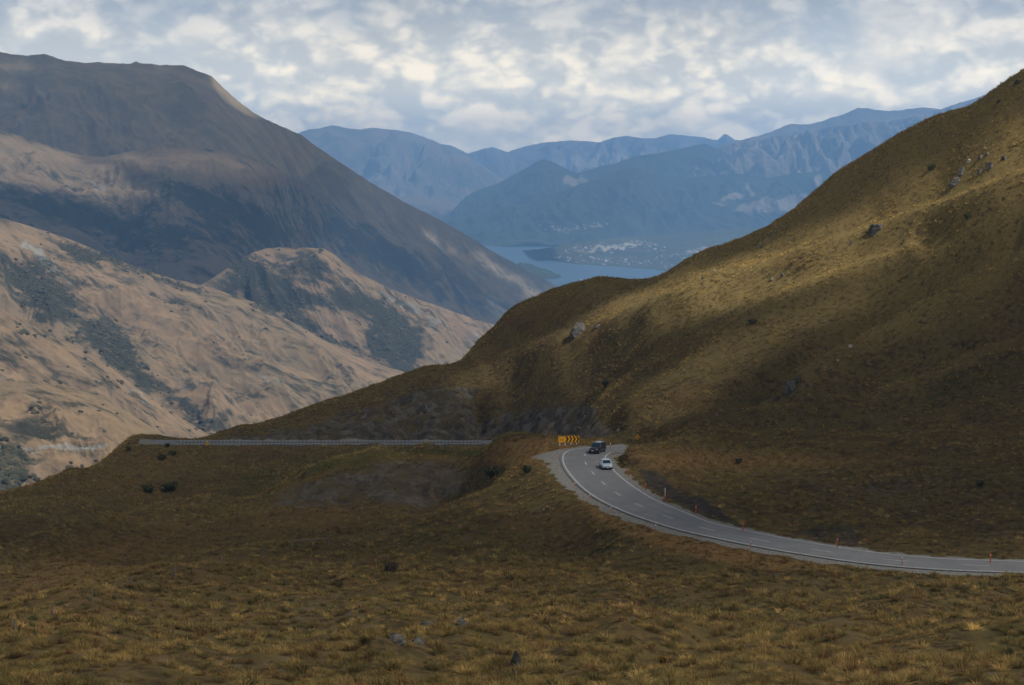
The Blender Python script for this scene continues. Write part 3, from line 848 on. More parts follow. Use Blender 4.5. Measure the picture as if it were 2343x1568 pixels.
# lake, its floor and its shores
m_water, t = new_mat('lake_water')
pos = t.n('ShaderNodeNewGeometry').outputs['Position']
wn = t.noise(t.mapping(pos, (0, 0, 0.15), (0.02, 0.05, 1)), 1.0, 6, 0.6)
big_ = t.noise(t.mapping(pos, (0, 0, 0.1), (0.0006, 0.003, 1)), 1.0, 4, 0.5)
wb = t.n('ShaderNodeBump', {'Strength': 0.15, 'Distance': 1.5, 'Height': wn}).outputs[0]
b = t.n('ShaderNodeBsdfPrincipled', {'Base Color': (0.05, 0.095, 0.145, 1), 'Roughness': t.math('MULTIPLY_ADD', big_, 0.15, 0.42), 'IOR': 1.33, 'Normal': wb})
finish(t, b.outputs[0])
tag(link('lake', np_mesh('lake', [(-3200, 6500, LAKE_Z), (6000, 6500, LAKE_Z), (6000, 14800, LAKE_Z), (-3200, 14800, LAKE_Z)], [(0, 1, 2, 3)], False), m_water), kind='structure')
m_floor = simple('valley_floor_earth', (0.11, 0.095, 0.06), 0.95, var=0.2, scale=0.004, spec=0.0)
tag(link('valley_floor', np_mesh('valley_floor', [(-45000, -1500, -508), (45000, -1500, -508), (45000, 90000, -508), (-45000, 90000, -508)], [(0, 1, 2, 3)], False), m_floor), kind='structure')


def shore_d(v): return float(LAKE_Z / ray_ke(1171, v)[1])


HEAD = [(1196, 574), (1212, 578), (1228, 580.5), (1245, 590), (1262, 596), (1300, 602), (1345, 606), (1390, 608), (1440, 611), (1480, 614), (1530, 620), (1580, 630), (1700, 650), (3000, 700)]
foot = [(u, v + 1.5, shore_d(v + 1.5)) for u, v in HEAD]
m_head = hill_mat('lakeside_land', (0.075, 0.078, 0.047), (0.05, 0.056, 0.036), (0.022, 0.03, 0.02), (0.30, 0.27, 0.22), 180, (0, 0, 0), (1, 0.5, 1), 0.02, -0.10, bump=0.3, green=(0.10, 0.11, 0.045))
hill_layer('lakeside_land', [(1194, 573.5, shore_d(574.5)), (1230, 570.5, 10420), (1270, 565, 10560), (1320, 557, 10900), (1400, 545, 11400), (1480, 539, 11700), (1560, 533, 11500), (1650, 526, 11300), (1760, 518, 11000), (3000, 490, 10500)], foot, m_head, 2, 60, 1.0, 5, 130, 2.0, 2.5, seed=43, back=0.3,
           rock=[(1400, 566, 110, 9, -6, 1.5), (1350, 592, 60, 6, 0, .7), (1600, 575, 60, 14, -15, 1.2)], scrub=[(1280, 595, 60, 4, 8, .8), (1440, 583, 120, 5, 5, .8)])
hill_layer('wooded_spit', [(1176, 612, 9400), (1190, 600, 9300), (1210, 604, 9280), (1240, 614, 9200), (1262, 621, 9150), (1278, 629, 9060), (1284, 633.5, 8980)], [(1176, 650, 8700), (1190, 640, 8700), (1240, 640, 8740), (1284, 636, 8890)], m_forest, 2, 24, 1.0, 6, 60, 2, 3, seed=47, back=0.8)
m_flat = hill_mat('lake_flat', (0.17, 0.15, 0.10), (0.12, 0.115, 0.075), (0.05, 0.055, 0.04), (0.3, 0.29, 0.27), 120, (0, 0, 0), (1, 0.4, 1), 0.03, 0.0, bump=0.2)
hill_layer('lake_flat', [(1150, 645, shore_d(645) + 60), (1300, 642, shore_d(642) + 40), (1400, 640.5, shore_d(640.5) + 40), (1600, 642, shore_d(642) + 40), (2200, 648, shore_d(648))], [(1150, 720, 7000), (2200, 720, 7000)], m_flat, 4, 24, 1.0, 3, 80, 2, 1.5, seed=53)

# the big mountain on the left
MTN_C = [(-1500, 40, 4600), (-400, 90, 4700), (0, 118, 4800), (25, 124, 4800), (60, 128, 4800), (85, 126, 4800), (100, 124, 4800), (125, 131, 4800), (150, 140, 4800), (205, 145, 4850), (225, 142, 4850), (240, 145, 4850), (300, 146, 4900), (311, 141, 4900), (322, 145, 4900), (370, 149, 4950), (420, 150, 4950), (452, 163, 4950), (475, 170, 4950), (484, 175, 4950), (505, 197, 4950), (545, 232, 5000), (580, 258, 5050), (620, 279, 5150), (650, 291, 5250), (690, 310, 5350), (720, 332, 5450), (770, 366, 5600), (850, 419, 5900), (930, 465, 6200), (1000, 500, 6500), (1080, 546, 6900), (1150, 588, 7300), (1220, 626, 7700), (1262, 648, 7900), (1300, 664, 8000), (1340, 690, 8000), (1420, 740, 8000)]
hill_layer('brown_mountain', MTN_C, [(-1500, 760, 3300), (0, 760, 3400), (500, 780, 3700), (1000, 800, 4800), (1250, 760, 6300), (1420, 770, 7000)], m_mountain, 2.5, 240, 1.0, 64, 340, 2.8, 2.0, seed=61, lean=0.45, back=0.5, sharp=0.55,
           scrub=[(80, 455, 200, 40, 10, 1.3), (260, 520, 240, 45, 12, 1.5), (480, 480, 110, 60, 20, 1.4), (560, 560, 200, 40, 10, 1.4), (700, 500, 120, 40, 25, 1.0), (850, 560, 140, 40, 28, 1.6), (980, 640, 160, 34, 30, 1.7), (1120, 690, 90, 26, 30, 1.2), (420, 610, 160, 30, 10, 1.2), (60, 245, 120, 20, 8, .7), (780, 470, 60, 30, 20, .6)],
           rock=[(1000, 560, 70, 12, 38, 1.0), (1110, 612, 110, 9, 32, .9), (690, 440, 60, 14, 30, .6), (530, 578, 25, 10, 10, 1.3), (230, 222, 30, 3, 12, 1.4), (330, 243, 70, 3, 10, .5), (500, 330, 50, 3, -5, .7)],
           polys=[])
hill_layer('spur_hill', [(-1200, 250, 3500), (-300, 270, 3800), (0, 298, 3950), (60, 315, 4000), (100, 330, 4020), (160, 350, 4060), (205, 358, 4090), (240, 360, 4100), (290, 348, 4060), (350, 340, 4020), (410, 337, 4010), (450, 338, 4020), (500, 345, 4050), (560, 360, 4100), (610, 378, 4170), (650, 396, 4500), (720, 430, 5300), (800, 480, 6200)],
           [(-1200, 620, 3100), (0, 640, 3250), (480, 720, 3300), (700, 680, 3900), (800, 580, 5600)], m_mid_hill, 2.5, 150, 1.0, 34, 180, 2.8, 2.0, seed=67, lean=0.5, back=0.2, zmin=-430,
           scrub=[(60, 470, 200, 30, 12, .9), (300, 520, 240, 46, 14, 1.0), (480, 470, 130, 50, 20, .9), (600, 520, 140, 50, 20, .9), (120, 400, 60, 14, 10, .7), (430, 390, 160, 30, 5, -1.2), (330, 365, 140, 20, 0, -1.2), (640, 440, 60, 20, 20, .6)],
           rock=[(210, 420, 60, 6, 22, .8), (660, 440, 40, 14, 30, 1.0)])
hill_layer('sunlit_spur', [(430, 670, 3000), (480, 640, 3050), (540, 600, 3100), (580, 578, 3150), (610, 569, 3180), (640, 566, 3200), (690, 567, 3200), (738, 568, 3200), (760, 580, 3210), (790, 604, 3230), (830, 630, 3270), (870, 650, 3330), (910, 668, 3400), (950, 683, 3480), (1000, 700, 3600), (1050, 718, 3750), (1100, 735, 3900), (1150, 748, 4050), (1200, 770, 4150)],
           [(430, 870, 2780), (700, 880, 2860), (950, 900, 3000), (1200, 880, 3500)], m_near_hill, 2, 200, 0.95, 26, 120, 2.8, 1.5, seed=71, lean=0.5, back=0.25, zmin=-430,
           scrub=[(560, 600, 110, 24, 8, 1.2), (600, 650, 110, 22, 12, 1.0), (712, 610, 34, 30, 60, 1.1), (650, 690, 60, 18, 10, 1.3), (740, 690, 80, 20, 15, 1.0), (830, 690, 60, 20, 20, 1.0), (895, 770, 42, 66, -14, 3.2), (930, 815, 24, 44, 5, 2.6), (855, 790, 14, 26, 0, 1.0), (560, 650, 40, 20, 0, 1), (600, 690, 70, 14, 22, 1.3), (700, 742, 60, 12, 28, 1.4), (790, 795, 60, 10, 24, 1.0)],
           rock=[(900, 690, 70, 12, 25, .9), (650, 660, 24, 20, -30, .8), (1010, 740, 80, 14, 28, .6), (1090, 765, 60, 12, 35, .6)])
hill_layer('sunlit_hill', [(-1000, 430, 2200), (-300, 470, 2350), (0, 498, 2450), (50, 512, 2480), (100, 528, 2500), (170, 552, 2520), (230, 578, 2540), (290, 603, 2560), (340, 620, 2580), (400, 639, 2600), (450, 650, 2620), (500, 665, 2640), (550, 681, 2660), (600, 698, 2680), (650, 727, 2700), (700, 756, 2720), (750, 783, 2740), (800, 810, 2760), (850, 830, 2780), (900, 845, 2800), (945, 857, 2820), (1000, 880, 2860), (1060, 910, 2900)],
           [(-1000, 1120, 1700), (0, 1120, 1750), (480, 1120, 1850), (1060, 1120, 2100)], m_near_hill, 2, 260, 1.0, 21, 110, 2.8, 1.2, seed=79, lean=0.5, back=0.25, zmin=-430,
           scrub=[(190, 580, 80, 12, 22, 1.0), (60, 620, 90, 30, 10, 1.3), (110, 690, 60, 40, 20, 1.7), (240, 770, 60, 36, 40, 2.0), (290, 830, 40, 40, 45, 1.5), (330, 880, 30, 26, 50, 1.2), (400, 650, 120, 14, 18, .8), (420, 700, 60, 14, 15, .8), (620, 715, 80, 12, 28, .8), (250, 590, 100, 10, 20, 1.0), (430, 930, 60, 12, 40, .8), (450, 970, 30, 30, 0, 1.0), (505, 970, 26, 26, 0, 1.6), (380, 900, 60, 20, 45, .8), (620, 700, 36, 10, 10, .9)],
           rock=[(90, 590, 12, 50, -38, 2.0), (140, 632, 30, 5, 42, 2.4), (700, 740, 130, 12, 24, 1.6), (420, 880, 60, 14, 45, .6), (620, 870, 70, 14, 35, .7), (560, 880, 60, 16, 40, .5)])
hill_layer('sunlit_hill', [(-1000, 640, 1500), (-300, 690, 1650), (0, 710, 1750), (40, 722, 1760), (80, 744, 1780), (120, 766, 1790), (160, 785, 1800), (210, 812, 1810), (250, 838, 1820), (300, 878, 1830), (340, 908, 1840), (390, 941, 1850), (430, 966, 1860), (480, 996, 1870), (540, 1030, 1890), (640, 1080, 1900)],
           [(-1000, 1180, 1350), (640, 1180, 1450)], m_near_hill, 2, 150, 1.0, 15, 85, 2.6, 0.8, seed=83, lean=0.5, back=0.25, zmin=-430,
           scrub=[(130, 870, 40, 14, 10, .6), (250, 880, 40, 8, 10, .7), (60, 760, 80, 8, 25, .6), (340, 960, 60, 10, 40, .4)], rock=[(320, 905, 70, 6, 38, .8)])


def bench(X, D, Z):
    """the old road benched across the hill"""
    U, V = proj(X, D, Z)
    lv = np.interp(U, [-200, 0, 60, 120, 170, 215, 230], [1018, 1026, 1032, 1028, 1021, 1020, 1026])
    q = np.exp(-((V - lv) / 5.0) ** 2) * sstep(235, 205, U)
    return Z - 2.2 * q + 1.6 * np.exp(-((V - lv - 9) / 4.0) ** 2) * sstep(235, 205, U)


hill_layer('sunlit_hill', [(-1000, 860, 1200), (-300, 872, 1270), (0, 878, 1320), (50, 871, 1330), (90, 874, 1335), (130, 882, 1340), (190, 894, 1350), (230, 908, 1355), (270, 930, 1360), (310, 955, 1365), (360, 985, 1370), (400, 1006, 1375), (440, 1026, 1380), (520, 1070, 1390), (600, 1110, 1400)],
           [(-1000, 1240, 1020), (600, 1240, 1100)], m_near_hill, 2, 200, 0.9, 11, 64, 2.6, 0.5, seed=89, lean=0.5, back=0.3, zmin=-430, bench=bench,
           scrub=[(20, 1085, 34, 44, 0, 2.6), (10, 1050, 20, 20, 0, 1.5), (110, 1000, 40, 10, 0, .8), (90, 950, 20, 30, -20, .7), (330, 1010, 30, 14, 30, .5), (150, 1060, 40, 10, 10, .5)], rock=[(100, 1027, 120, 4, 0, 2.6), (190, 1022, 40, 4, 0, 2.4), (370, 985, 60, 5, 32, .7)])
# ------------------------------------------------------------------ unseen clouds added overhead, shaped to lay the wanted shade on the slopes
H_CLOUD = 770.0
m_shade_cloud, t = new_mat('shade_cloud_vapour')
pos = t.n('ShaderNodeNewGeometry').outputs['Position']
d_ = t.n('ShaderNodeBsdfDiffuse', {'Color': (0.9, 0.9, 0.9, 1)})
tl = t.n('ShaderNodeBsdfTranslucent', {'Color': (0.9, 0.9, 0.9, 1)})
ms = t.n('ShaderNodeMixShader', {0: 0.55, 1: d_.outputs[0], 2: tl.outputs[0]})
tr = t.n('ShaderNodeBsdfTransparent')
ms2 = t.n('ShaderNodeMixShader', {0: t.attr('opacity'), 1: tr.outputs[0], 2: ms.outputs[0]})
finish(t, ms2.outputs[0])


hx, hy = S.x / S.z, S.y / S.z


def shade_sheet(name, label, PX, PY, T, thick=40.0, group='added clouds over the valley'):
    """an added shade sheet, closed and lumpy, over a grid of places; T is the light it lets through"""
    op = 1 - np.sqrt(np.clip(T, 0.0, 1))
    lum = 0.5 + 0.5 * fbm(PX / 90, PY / 90, 4, seed=91)
    top = H_CLOUD + op * thick * (0.6 + lum) + 1.0
    bot = H_CLOUD - op * thick * 0.25 * lum
    nr, nc = PX.shape
    sl_ = lambda z: np.stack([PX + hx * (z - H_CLOUD), PY + hy * (z - H_CLOUD), z], -1).reshape(-1, 3)     # the cloud leans along the light
    V = np.concatenate([sl_(bot), sl_(top)])
    f = grid_faces(nr, nc)
    keep = op.ravel()[f].max(1) > 0.015
    f = f[keep]
    n = nr * nc
    # rim walls close the body
    from collections import Counter
    ed = {}
    for q in f:
        for a, b in zip(q, np.roll(q, -1)):
            ed[(int(a), int(b))] = 1
    rim = [(a, b) for (a, b) in ed if (b, a) not in ed]
    walls = np.array([(b, a, a + n, b + n) for a, b in rim], int).reshape(-1, 4)
    FF = np.concatenate([f[:, ::-1], f + n, walls])
    me = np_mesh(name, V, FF, True, {'opacity': np.concatenate([op.ravel(), op.ravel()])})
    o = link(name, me, m_shade_cloud)
    return tag(o, label, 'shade_cloud', kind='structure')


def near_T(u, v, d):  # light wanted on the near ground, drawn area by area into the cloud
    wu, wv = u + 20 * fbm(u / 90, v / 60, 4, seed=101), v + 12 * fbm(u / 90, v / 60, 4, seed=103)
    far = d > 330
    T = np.full(np.shape(u), 0.08) + 0.05 * (u < 1150) * far
    far = d > 330
    LIT = [(2700, 96), (2342, 284), (2230, 344), (2100, 412), (1960, 480), (1850, 540), (1720, 594), (1600, 632), (1480, 668), (1360, 730), (1250, 784), (1120, 846), (1040, 874), (1050, 892), (1130, 880), (1300, 818), (1450, 768), (1640, 698), (1900, 626), (2120, 546), (2342, 466), (2700, 316)]
    T = np.maximum(T, 1.0 * poly_mask(wu, wv, LIT, 8, 14) * far * (1 - 0.45 * sstep(1500, 1150, u)))
    SP2 = [(2080, 612), (2120, 640), (1800, 770), (1700, 850), (1560, 950), (1470, 985), (1380, 968), (1420, 900), (1560, 830), (1720, 750), (1900, 665)]
    T = np.maximum(T, 0.46 * poly_mask(wu, wv, SP2, 18) * far)
    for P_, w_ in ((SPURS[2][0], .34), (SPURS[3][0], .24), (SPURS[7][0], .2), ([(2342, 560), (2150, 610), (2000, 660)], .3)):
        T = np.maximum(T, w_ * np.exp(-(seg_dist(wu, wv + 12, P_) / 20) ** 2) * far)
    T = np.maximum(T, 0.20 * blobs(wu, wv, [(2200, 600, 260, 60, -25, 1), (1200, 960, 200, 40, -15, .5)]) * far)
    T = np.maximum(T, (0.42 * sstep(1240, 1520, wv + 0.13 * (wu - 1171)) * sstep(500, 1500, wu)) * (d < 230))
    T = np.maximum(T, 0.33 * (d < 262) * sstep(1170, 1420, wv))
    T = np.maximum(T, 0.34 * blobs(wu, wv, [(1300, 1090, 260, 110, 0, 1), (2000, 1280, 500, 50, 5, 1), (1750, 1060, 300, 60, 0, .55)]) * (d < 340))
    T = np.maximum(T, 0.30 * blobs(wu, wv, [(850, 1050, 220, 26, -6, 1), (400, 1190, 260, 40, -12, .5)]) * (d > 330) * (d < 440))
    return np.clip(T, 0, 1)


gx = np.arange(-330, 330, 4.0); gy = np.arange(20, 760, 4.0)
GX, GY = np.meshgrid(gx, gy)
hx, hy = S.x / S.z, S.y / S.z
GZ = near_z(GX, np.maximum(GY, 5))
KKx = GX / GY
gu, gv = proj(GX, GY, GZ)
Tn = near_T(gu, gv, GY)
# opened beyond the skyline, so no hidden part shades the lit band
bk = lookup(runmax, GX, np.maximum(GY, 5)) - GZ / GY
Tn = np.maximum(Tn, sstep(0.004, 0.014, bk) * (GY > 430))
edge = np.minimum(np.minimum(GX + 330, 330 - GX) / 60, np.minimum(GY - 20, 760 - GY) / 60)
Tn = Tn + (1 - Tn) * (1 - sstep(0, 1, edge + 0.3 * fbm(GX / 60, GY / 60, 3, seed=107)))
# light reaching (x, y, z) crosses the cloud base here
shade_sheet('shade_cloud', 'broad unseen sheet of cloudy vapour added to shade the tussock hillside and road', GX + hx * (H_CLOUD - GZ), GY + hy * (H_CLOUD - GZ), Tn, 35)


def layer_shade(layer, label, Tfun, su=5, sv=5):
    L = LAYERS[layer]
    X, D, Z, U, V = (L[q][::sv, ::su] for q in 'XDZUV')
    T = Tfun(U, V)
    T[:, 0] = 1; T[:, -1] = 1; T[-1] = 1
    # carry the shade a little past the crest
    Xc, Dc, Zc = X[:1] * 1.05, D[:1] * 1.05, Z[:1] - 5
    X = np.concatenate([Xc, X]); D = np.concatenate([Dc, D]); Z = np.concatenate([Zc, Z]); T = np.concatenate([T[:1], T])
    shade_sheet('shade_cloud', label, X + hx * (H_CLOUD - Z), D + hy * (H_CLOUD - Z), T, 70)


def T_mtn(u, v):
    wu, wv = u + 20 * fbm(u / 70, v / 45, 4, seed=111), v + 14 * fbm(u / 70, v / 45, 4, seed=113)
    T = np.full(u.shape, 0.17)
    T = np.maximum(T, 0.9 * poly_mask(u, v, [(480, 172), (500, 188), (545, 228), (600, 262), (590, 272), (560, 262), (532, 246), (505, 222), (488, 200)], 5))
    T = np.maximum(T, blobs(wu, wv, [(20, 150, 80, 12, 8, .55), (10, 205, 50, 7, 10, .6), (1010, 560, 60, 14, 38, .9), (1130, 612, 90, 10, 34, .85), (1210, 655, 90, 14, 32, .8), (1060, 640, 60, 10, 34, .35), (1150, 715, 60, 20, 30, .8), (700, 440, 60, 16, 30, .35), (820, 470, 40, 10, 30, .3), (640, 300, 60, 10, 20, .2)]))
    T = np.maximum(T, 0.85 * sstep(1180, 1300, wu) * sstep(600, 700, wv))
    # the sheet is cut off here to leave the spurs in front lit
    sp = np.interp(u, [-400, 0, 100, 240, 350, 450, 560, 650, 700], [260, 298, 330, 360, 340, 338, 360, 396, 480])
    sp = np.where(u > 690, np.interp(u, [690, 740, 830, 950, 1100, 1200, 1300], [567, 568, 630, 683, 735, 770, 800]), sp)
    T = np.maximum(T, sstep(8, 40, v - sp))
    return np.clip(T + (1 - T) * sstep(-250, -400, u), 0, 1)


layer_shade('brown_mountain', 'long unseen sheet of cloudy vapour added to shade the big brown mountain', T_mtn)


def T_spur(u, v):
    wu, wv = u + 20 * fbm(u / 60, v / 40, 4, seed=121), v + 14 * fbm(u / 60, v / 40, 4, seed=123)
    T = np.full(u.shape, 0.08)
    T = np.maximum(T, 0.85 * poly_mask(wu, wv, [(-300, 250), (0, 298), (110, 332), (205, 362), (300, 415), (350, 450), (210, 452), (100, 432), (0, 425), (-300, 400)], 16))
    T = np.maximum(T, blobs(wu, wv, [(440, 372, 210, 34, 4, .48), (280, 360, 60, 14, 8, .4), (360, 450, 120, 14, 20, .5), (250, 470, 60, 10, 20, .5)]))
    sp = np.interp(u, [-1000, 0, 100, 230, 340, 450, 480, 580, 640, 740], [430, 498, 528, 578, 620, 650, 640, 578, 566, 568])
    T = np.maximum(T, sstep(8, 40, v - sp))
    return np.clip(T + (1 - T) * np.maximum(sstep(-250, -400, u), sstep(700, 780, u)), 0, 1)


layer_shade('spur_hill', 'smaller unseen sheet of cloudy vapour added to shade the dark scrubby spur', T_spur)
# ------------------------------------------------------------------ boulders
def rock_mat(name, dark, light):
    m, t = new_mat(name)
    tc = t.n('ShaderNodeTexCoord').outputs['Object']
    a = t.noise(t.mapping(tc, (0.5, 0.3, 0), (1, 1, 2.6)), 1.6, 9, 0.68); b_ = t.noise(tc, 7.0, 5, 0.65); l_ = t.noise(tc, 0.9, 3, 0.5)
    c = t.mix(t.step(a, 0.36, 0.66), dark, light)
    c = t.mix(t.math('MULTIPLY', t.step(b_, 0.58, 0.68), 0.6), c, tuple(min(1, q * 1.5) for q in light))
    c = t.mix(t.math('MULTIPLY', t.step(l_, 0.55, 0.65), 0.4), c, (0.10, 0.085, 0.04))
    bp = t.n('ShaderNodeBump', {'Strength': 0.8, 'Distance': 0.12, 'Height': a}).outputs[0]
    finish(t, t.n('ShaderNodeBsdfPrincipled', {'Base Color': c, 'Roughness': 0.9, 'Specular IOR Level': 0.2, 'Normal': bp}).outputs[0])
    return m


m_rock = rock_mat('schist', (0.045, 0.044, 0.043), (0.15, 0.142, 0.13))
m_rock_dk = rock_mat('dark_schist', (0.028, 0.027, 0.027), (0.09, 0.085, 0.078))
m_rock_pale = rock_mat('pale_schist', (0.20, 0.19, 0.175), (0.42, 0.41, 0.38))


def make_rock(name, seed, dims, mat, loc, rz, peak=0.0):
    rg = np.random.default_rng(seed)
    bm = bmesh.new(); bmesh.ops.create_icosphere(bm, subdivisions=4, radius=1.0)
    P = np.array([v.co[:] for v in bm.verts])
    for _ in range(17):                      # split faces as schist does
        nrm = rg.normal(size=3); nrm[2] = abs(nrm[2]) * 0.8; nrm /= np.linalg.norm(nrm)
        h = rg.uniform(0.34, 0.78); q = P @ nrm
        P = P - np.maximum(q - h, 0)[:, None] * nrm[None] * 0.96
    q = 0.10 * fbm(P[:, 0] * 2 + seed, P[:, 2] * 5, 4, seed=seed % 50) + 0.06 * fbm(P[:, 1] * 4, P[:, 2] * 9 + seed, 3, seed=seed % 31)
    P = P * (1 + q)[:, None]
    if peak: P[:, 2] = np.where(P[:, 2] > 0, P[:, 2] * (1 + peak * np.exp(-(P[:, 0] ** 2 + P[:, 1] ** 2) * 3)), P[:, 2]); P[:, :2] *= (1 - 0.35 * np.clip(P[:, 2:3], 0, 1))
    P = P * np.array(dims) / 2
    for v, c in zip(bm.verts, P): v.co = c
    o = bm_obj(name, bm, mat, None, False)
    o.location = loc; o.rotation_euler = (0, 0, rz)
    return o


ROCKS = [  # u, v (centre), width px, height px, material, peak, label, group
    (1323, 754, 52, 36, 'r', 0, 'big split grey boulder alone on the mid slope above the cut bank', None),
    (1369, 746, 22, 9, 'r', 0, 'low grey slab just right of the big split boulder', None),
    (2003, 524, 42, 28, 'k', 0, 'dark overhanging boulder sitting in the sunlit grass band', None),
    (1949, 556, 18, 10, 'r', 0, 'small stone just below left of the dark overhanging boulder', None),
    (2187, 417, 46, 19, 'r', 0, 'long low outcrop, lowest of the rocks high on the right slope', None),
    (2200, 395, 30, 16, 'r', 0, 'blocky outcrop directly above the long low one', None),
    (2265, 380, 24, 15, 'r', 0, 'pointed stone leaning right in the upper rock group', None),
    (2241, 392, 18, 11, 'r', 0, 'small stone touching the left foot of the pointed stone', None),
    (2217, 368, 20, 9, 'p', 0, 'pale flat stone upper left in the rock group', None),
    (2245, 360, 18, 9, 'r', 0, 'grey stone beside the pale flat stone', None),
    (2259, 352, 14, 8, 'r', 0, 'topmost small stone of the rock group', None),
    (2300, 362, 21, 9, 'k', 0, 'dark stone farthest right in the rock group', None),
    (1767, 638, 16, 9, 'r', 0, 'grey stone on the bright ridge line, left of a pair', None),
    (1791, 630, 14, 9, 'r', 0, 'grey stone on the bright ridge line, right of a pair', None),
    (1635, 620, 12, 7, 'p', 0, 'pale stone near the skyline above the lake', None),
    (1608, 636, 13, 9, 'k', 0, 'dark stone near the skyline below a pale one', None),
    (2285, 232, 15, 9, 'k', 0, 'dark rock standing out on the top skyline', None),
    (2330, 188, 22, 10, 'k', 0, 'dark crag at the very top of the right skyline', None),
    (1812, 885, 50, 30, 'r', 0, 'craggy grey outcrop in the shaded gully of the right slope', None),
    (1828, 868, 20, 16, 'k', 0, 'dark knob at the upper right of the craggy outcrop', None),
    (1779, 912, 20, 11, 'k', 0, 'dark stone at the lower left foot of the craggy outcrop', None),
    (1946, 792, 14, 8, 'p', 0, 'pale stone high in the shaded gully', None),
    (1917, 825, 8, 6, 'p', 0, 'tiny pale stone halfway up the shaded gully', None),
    (1639, 949, 11, 7, 'p', 0, 'pale stone at the mouth of the shaded gully', None),
    (905, 1464, 82, 22, 'r', 0, 'broad low slab of grey schist in the foreground grass', None),
    (952, 1470, 44, 14, 'r', 0, 'thin slab trailing off right of the broad foreground slab', None),
    (977, 1430, 50, 16, 'r', 0, 'flat grey rock between the broad slab and the jagged rock', None),
    (1057, 1423, 36, 20, 'r', .3, 'jagged grey rock at the right end of the foreground outcrop', None),
    (1180, 1514, 34, 38, 'k', .15, 'upright pointed dark rock in the foreground grass', None),
    (1178, 1538, 13, 7, 'p', 0, 'small white stone at the foot of the upright pointed rock', None),
    (1773, 1318, 16, 9, 'r', 0, 'grey rock in the rusty grass below the road', None),
    (1752, 1310, 10, 5, 'r', 0, 'small stone just left of the grey rock below the road', None),
    (1661, 1499, 22, 7, 'k', 0, 'dark flat stone in the lower right grass', None),
    (147, 1202, 7, 5, 'p', 0, 'white stone on the shaded left slope', None),
    (131, 1275, 8, 4, 'p', 0, 'whitish stone lower on the brown left slope', None),
    (1243, 1166, 9, 5, 'p', 0, 'pale stone at the edge of the eroded mound', None),
]
for (u, v) in ((1735, 552), (1748, 545), (1762, 538), (1776, 532), (1728, 562), (1754, 556), (1770, 548), (1785, 540), (1742, 563)):
    ROCKS.append((u, v, random.uniform(8, 14), random.uniform(5, 8), 'r', 0, 'one of the loose grey stones in the scree patch under the skyline', 'loose stones in the scree patch'))
for (u, v) in ((1255, 905), (1290, 940), (1230, 955), (1330, 985), (1365, 990), (1400, 1000), (1415, 985)):
    ROCKS.append((u, v, random.uniform(7, 13), random.uniform(5, 8), 'p' if u > 1380 else 'r', 0, 'one of the stones broken out of the dark cut bank behind the chevron sign', 'stones in the cut bank'))
ROCK_SPOTS = []
for i, (u, v, wp, hp, mk, pk, lab, grp) in enumerate(ROCKS):
    p = hit(u, v + hp * 0.35)
    s = p.y / F
    ROCK_SPOTS.append((p.x, p.y, wp * s * 0.62))
    o = make_rock('boulder' if wp > 17 else 'stone', 11 + i * 7, (wp * s, wp * s * random.uniform(.7, .95), hp * s * 1.6), {'r': m_rock, 'k': m_rock_dk, 'p': m_rock_pale}[mk], p + Vector((0, wp * s * .25, hp * s * 0.42)), random.uniform(0, 6.3) if hp / wp > .5 else random.uniform(-.3, .3), pk)
    tag(o, lab, 'boulder' if wp > 17 else 'stone', grp)

# ------------------------------------------------------------------ shrubs
m_leaf, t = new_mat('shrub_leaf')
tc = t.n('ShaderNodeTexCoord').outputs['Object']
oi = t.attr('tint', 'Color')
dd_ = t.n('ShaderNodeBsdfDiffuse', {'Color': oi, 'Roughness': 1.0})
tt_ = t.n('ShaderNodeBsdfTranslucent', {'Color': oi})
finish(t, t.n('ShaderNodeMixShader', {0: 0.25, 1: dd_.outputs[0], 2: tt_.outputs[0]}).outputs[0])
m_bark = simple('shrub_bark', (0.07, 0.055, 0.04), 0.95, scale=6)


def shrub(name, label, loc, w_, h_, tint, group=None, seed=0):
    """twiggy shrub: stems fanning from the root, leaf clumps through the whole crown"""
    rg = np.random.default_rng(1000 + seed)
    root = thing(name, label, 'shrub', loc, rg.uniform(0, 6.28), group)
    bm = bmesh.new(); tips = []
    for k in range(9):
        a = rg.uniform(0, 6.28); r = rg.uniform(0.15, 0.42) * w_
        mid = (math.cos(a) * r * .4, math.sin(a) * r * .4, h_ * rg.uniform(.3, .45))
        tip = (math.cos(a) * r, math.sin(a) * r, h_ * rg.uniform(.6, .92))
        cyl(bm, (0, 0, -0.15), mid, 0.03, 0.02, 5); cyl(bm, mid, tip, 0.02, 0.008, 5)
        tips += [mid, tip]
    bm_obj('stems', bm, m_bark, root)
    n = 900
    cl = np.array(tips)[rg.integers(0, len(tips), n)]
    q = rg.normal(size=(n, 3)); q /= np.linalg.norm(q, axis=1)[:, None]
    c = cl * 0.85 + q * (rg.uniform(0, 1, (n, 1)) ** .5) * np.array([w_ * .26, w_ * .26, h_ * .28])
    c[:, 2] = np.clip(c[:, 2], 0.03, h_ * 1.05)
    a = rg.normal(size=(n, 3)); a /= np.linalg.norm(a, axis=1)[:, None]
    b = np.cross(a, q); b /= np.linalg.norm(b, axis=1)[:, None] + 1e-9
    s = rg.uniform(.5, 1.2, (n, 1)) * 0.10 * (w_ + h_) / 2
    V = np.stack([c - a * s, c + b * s * .6, c + a * s, c - b * s * .6], 1).reshape(-1, 3)
    C = np.repeat(np.array(tint)[None] * rg.uniform(.6, 1.5, (n, 1)), 4, 0)
    C = np.concatenate([C, np.ones((len(C), 1))], 1)
    link('foliage', np_mesh('foliage', V, np.arange(n * 4).reshape(-1, 4), False, {'tint': C}), m_leaf, root)
    return root


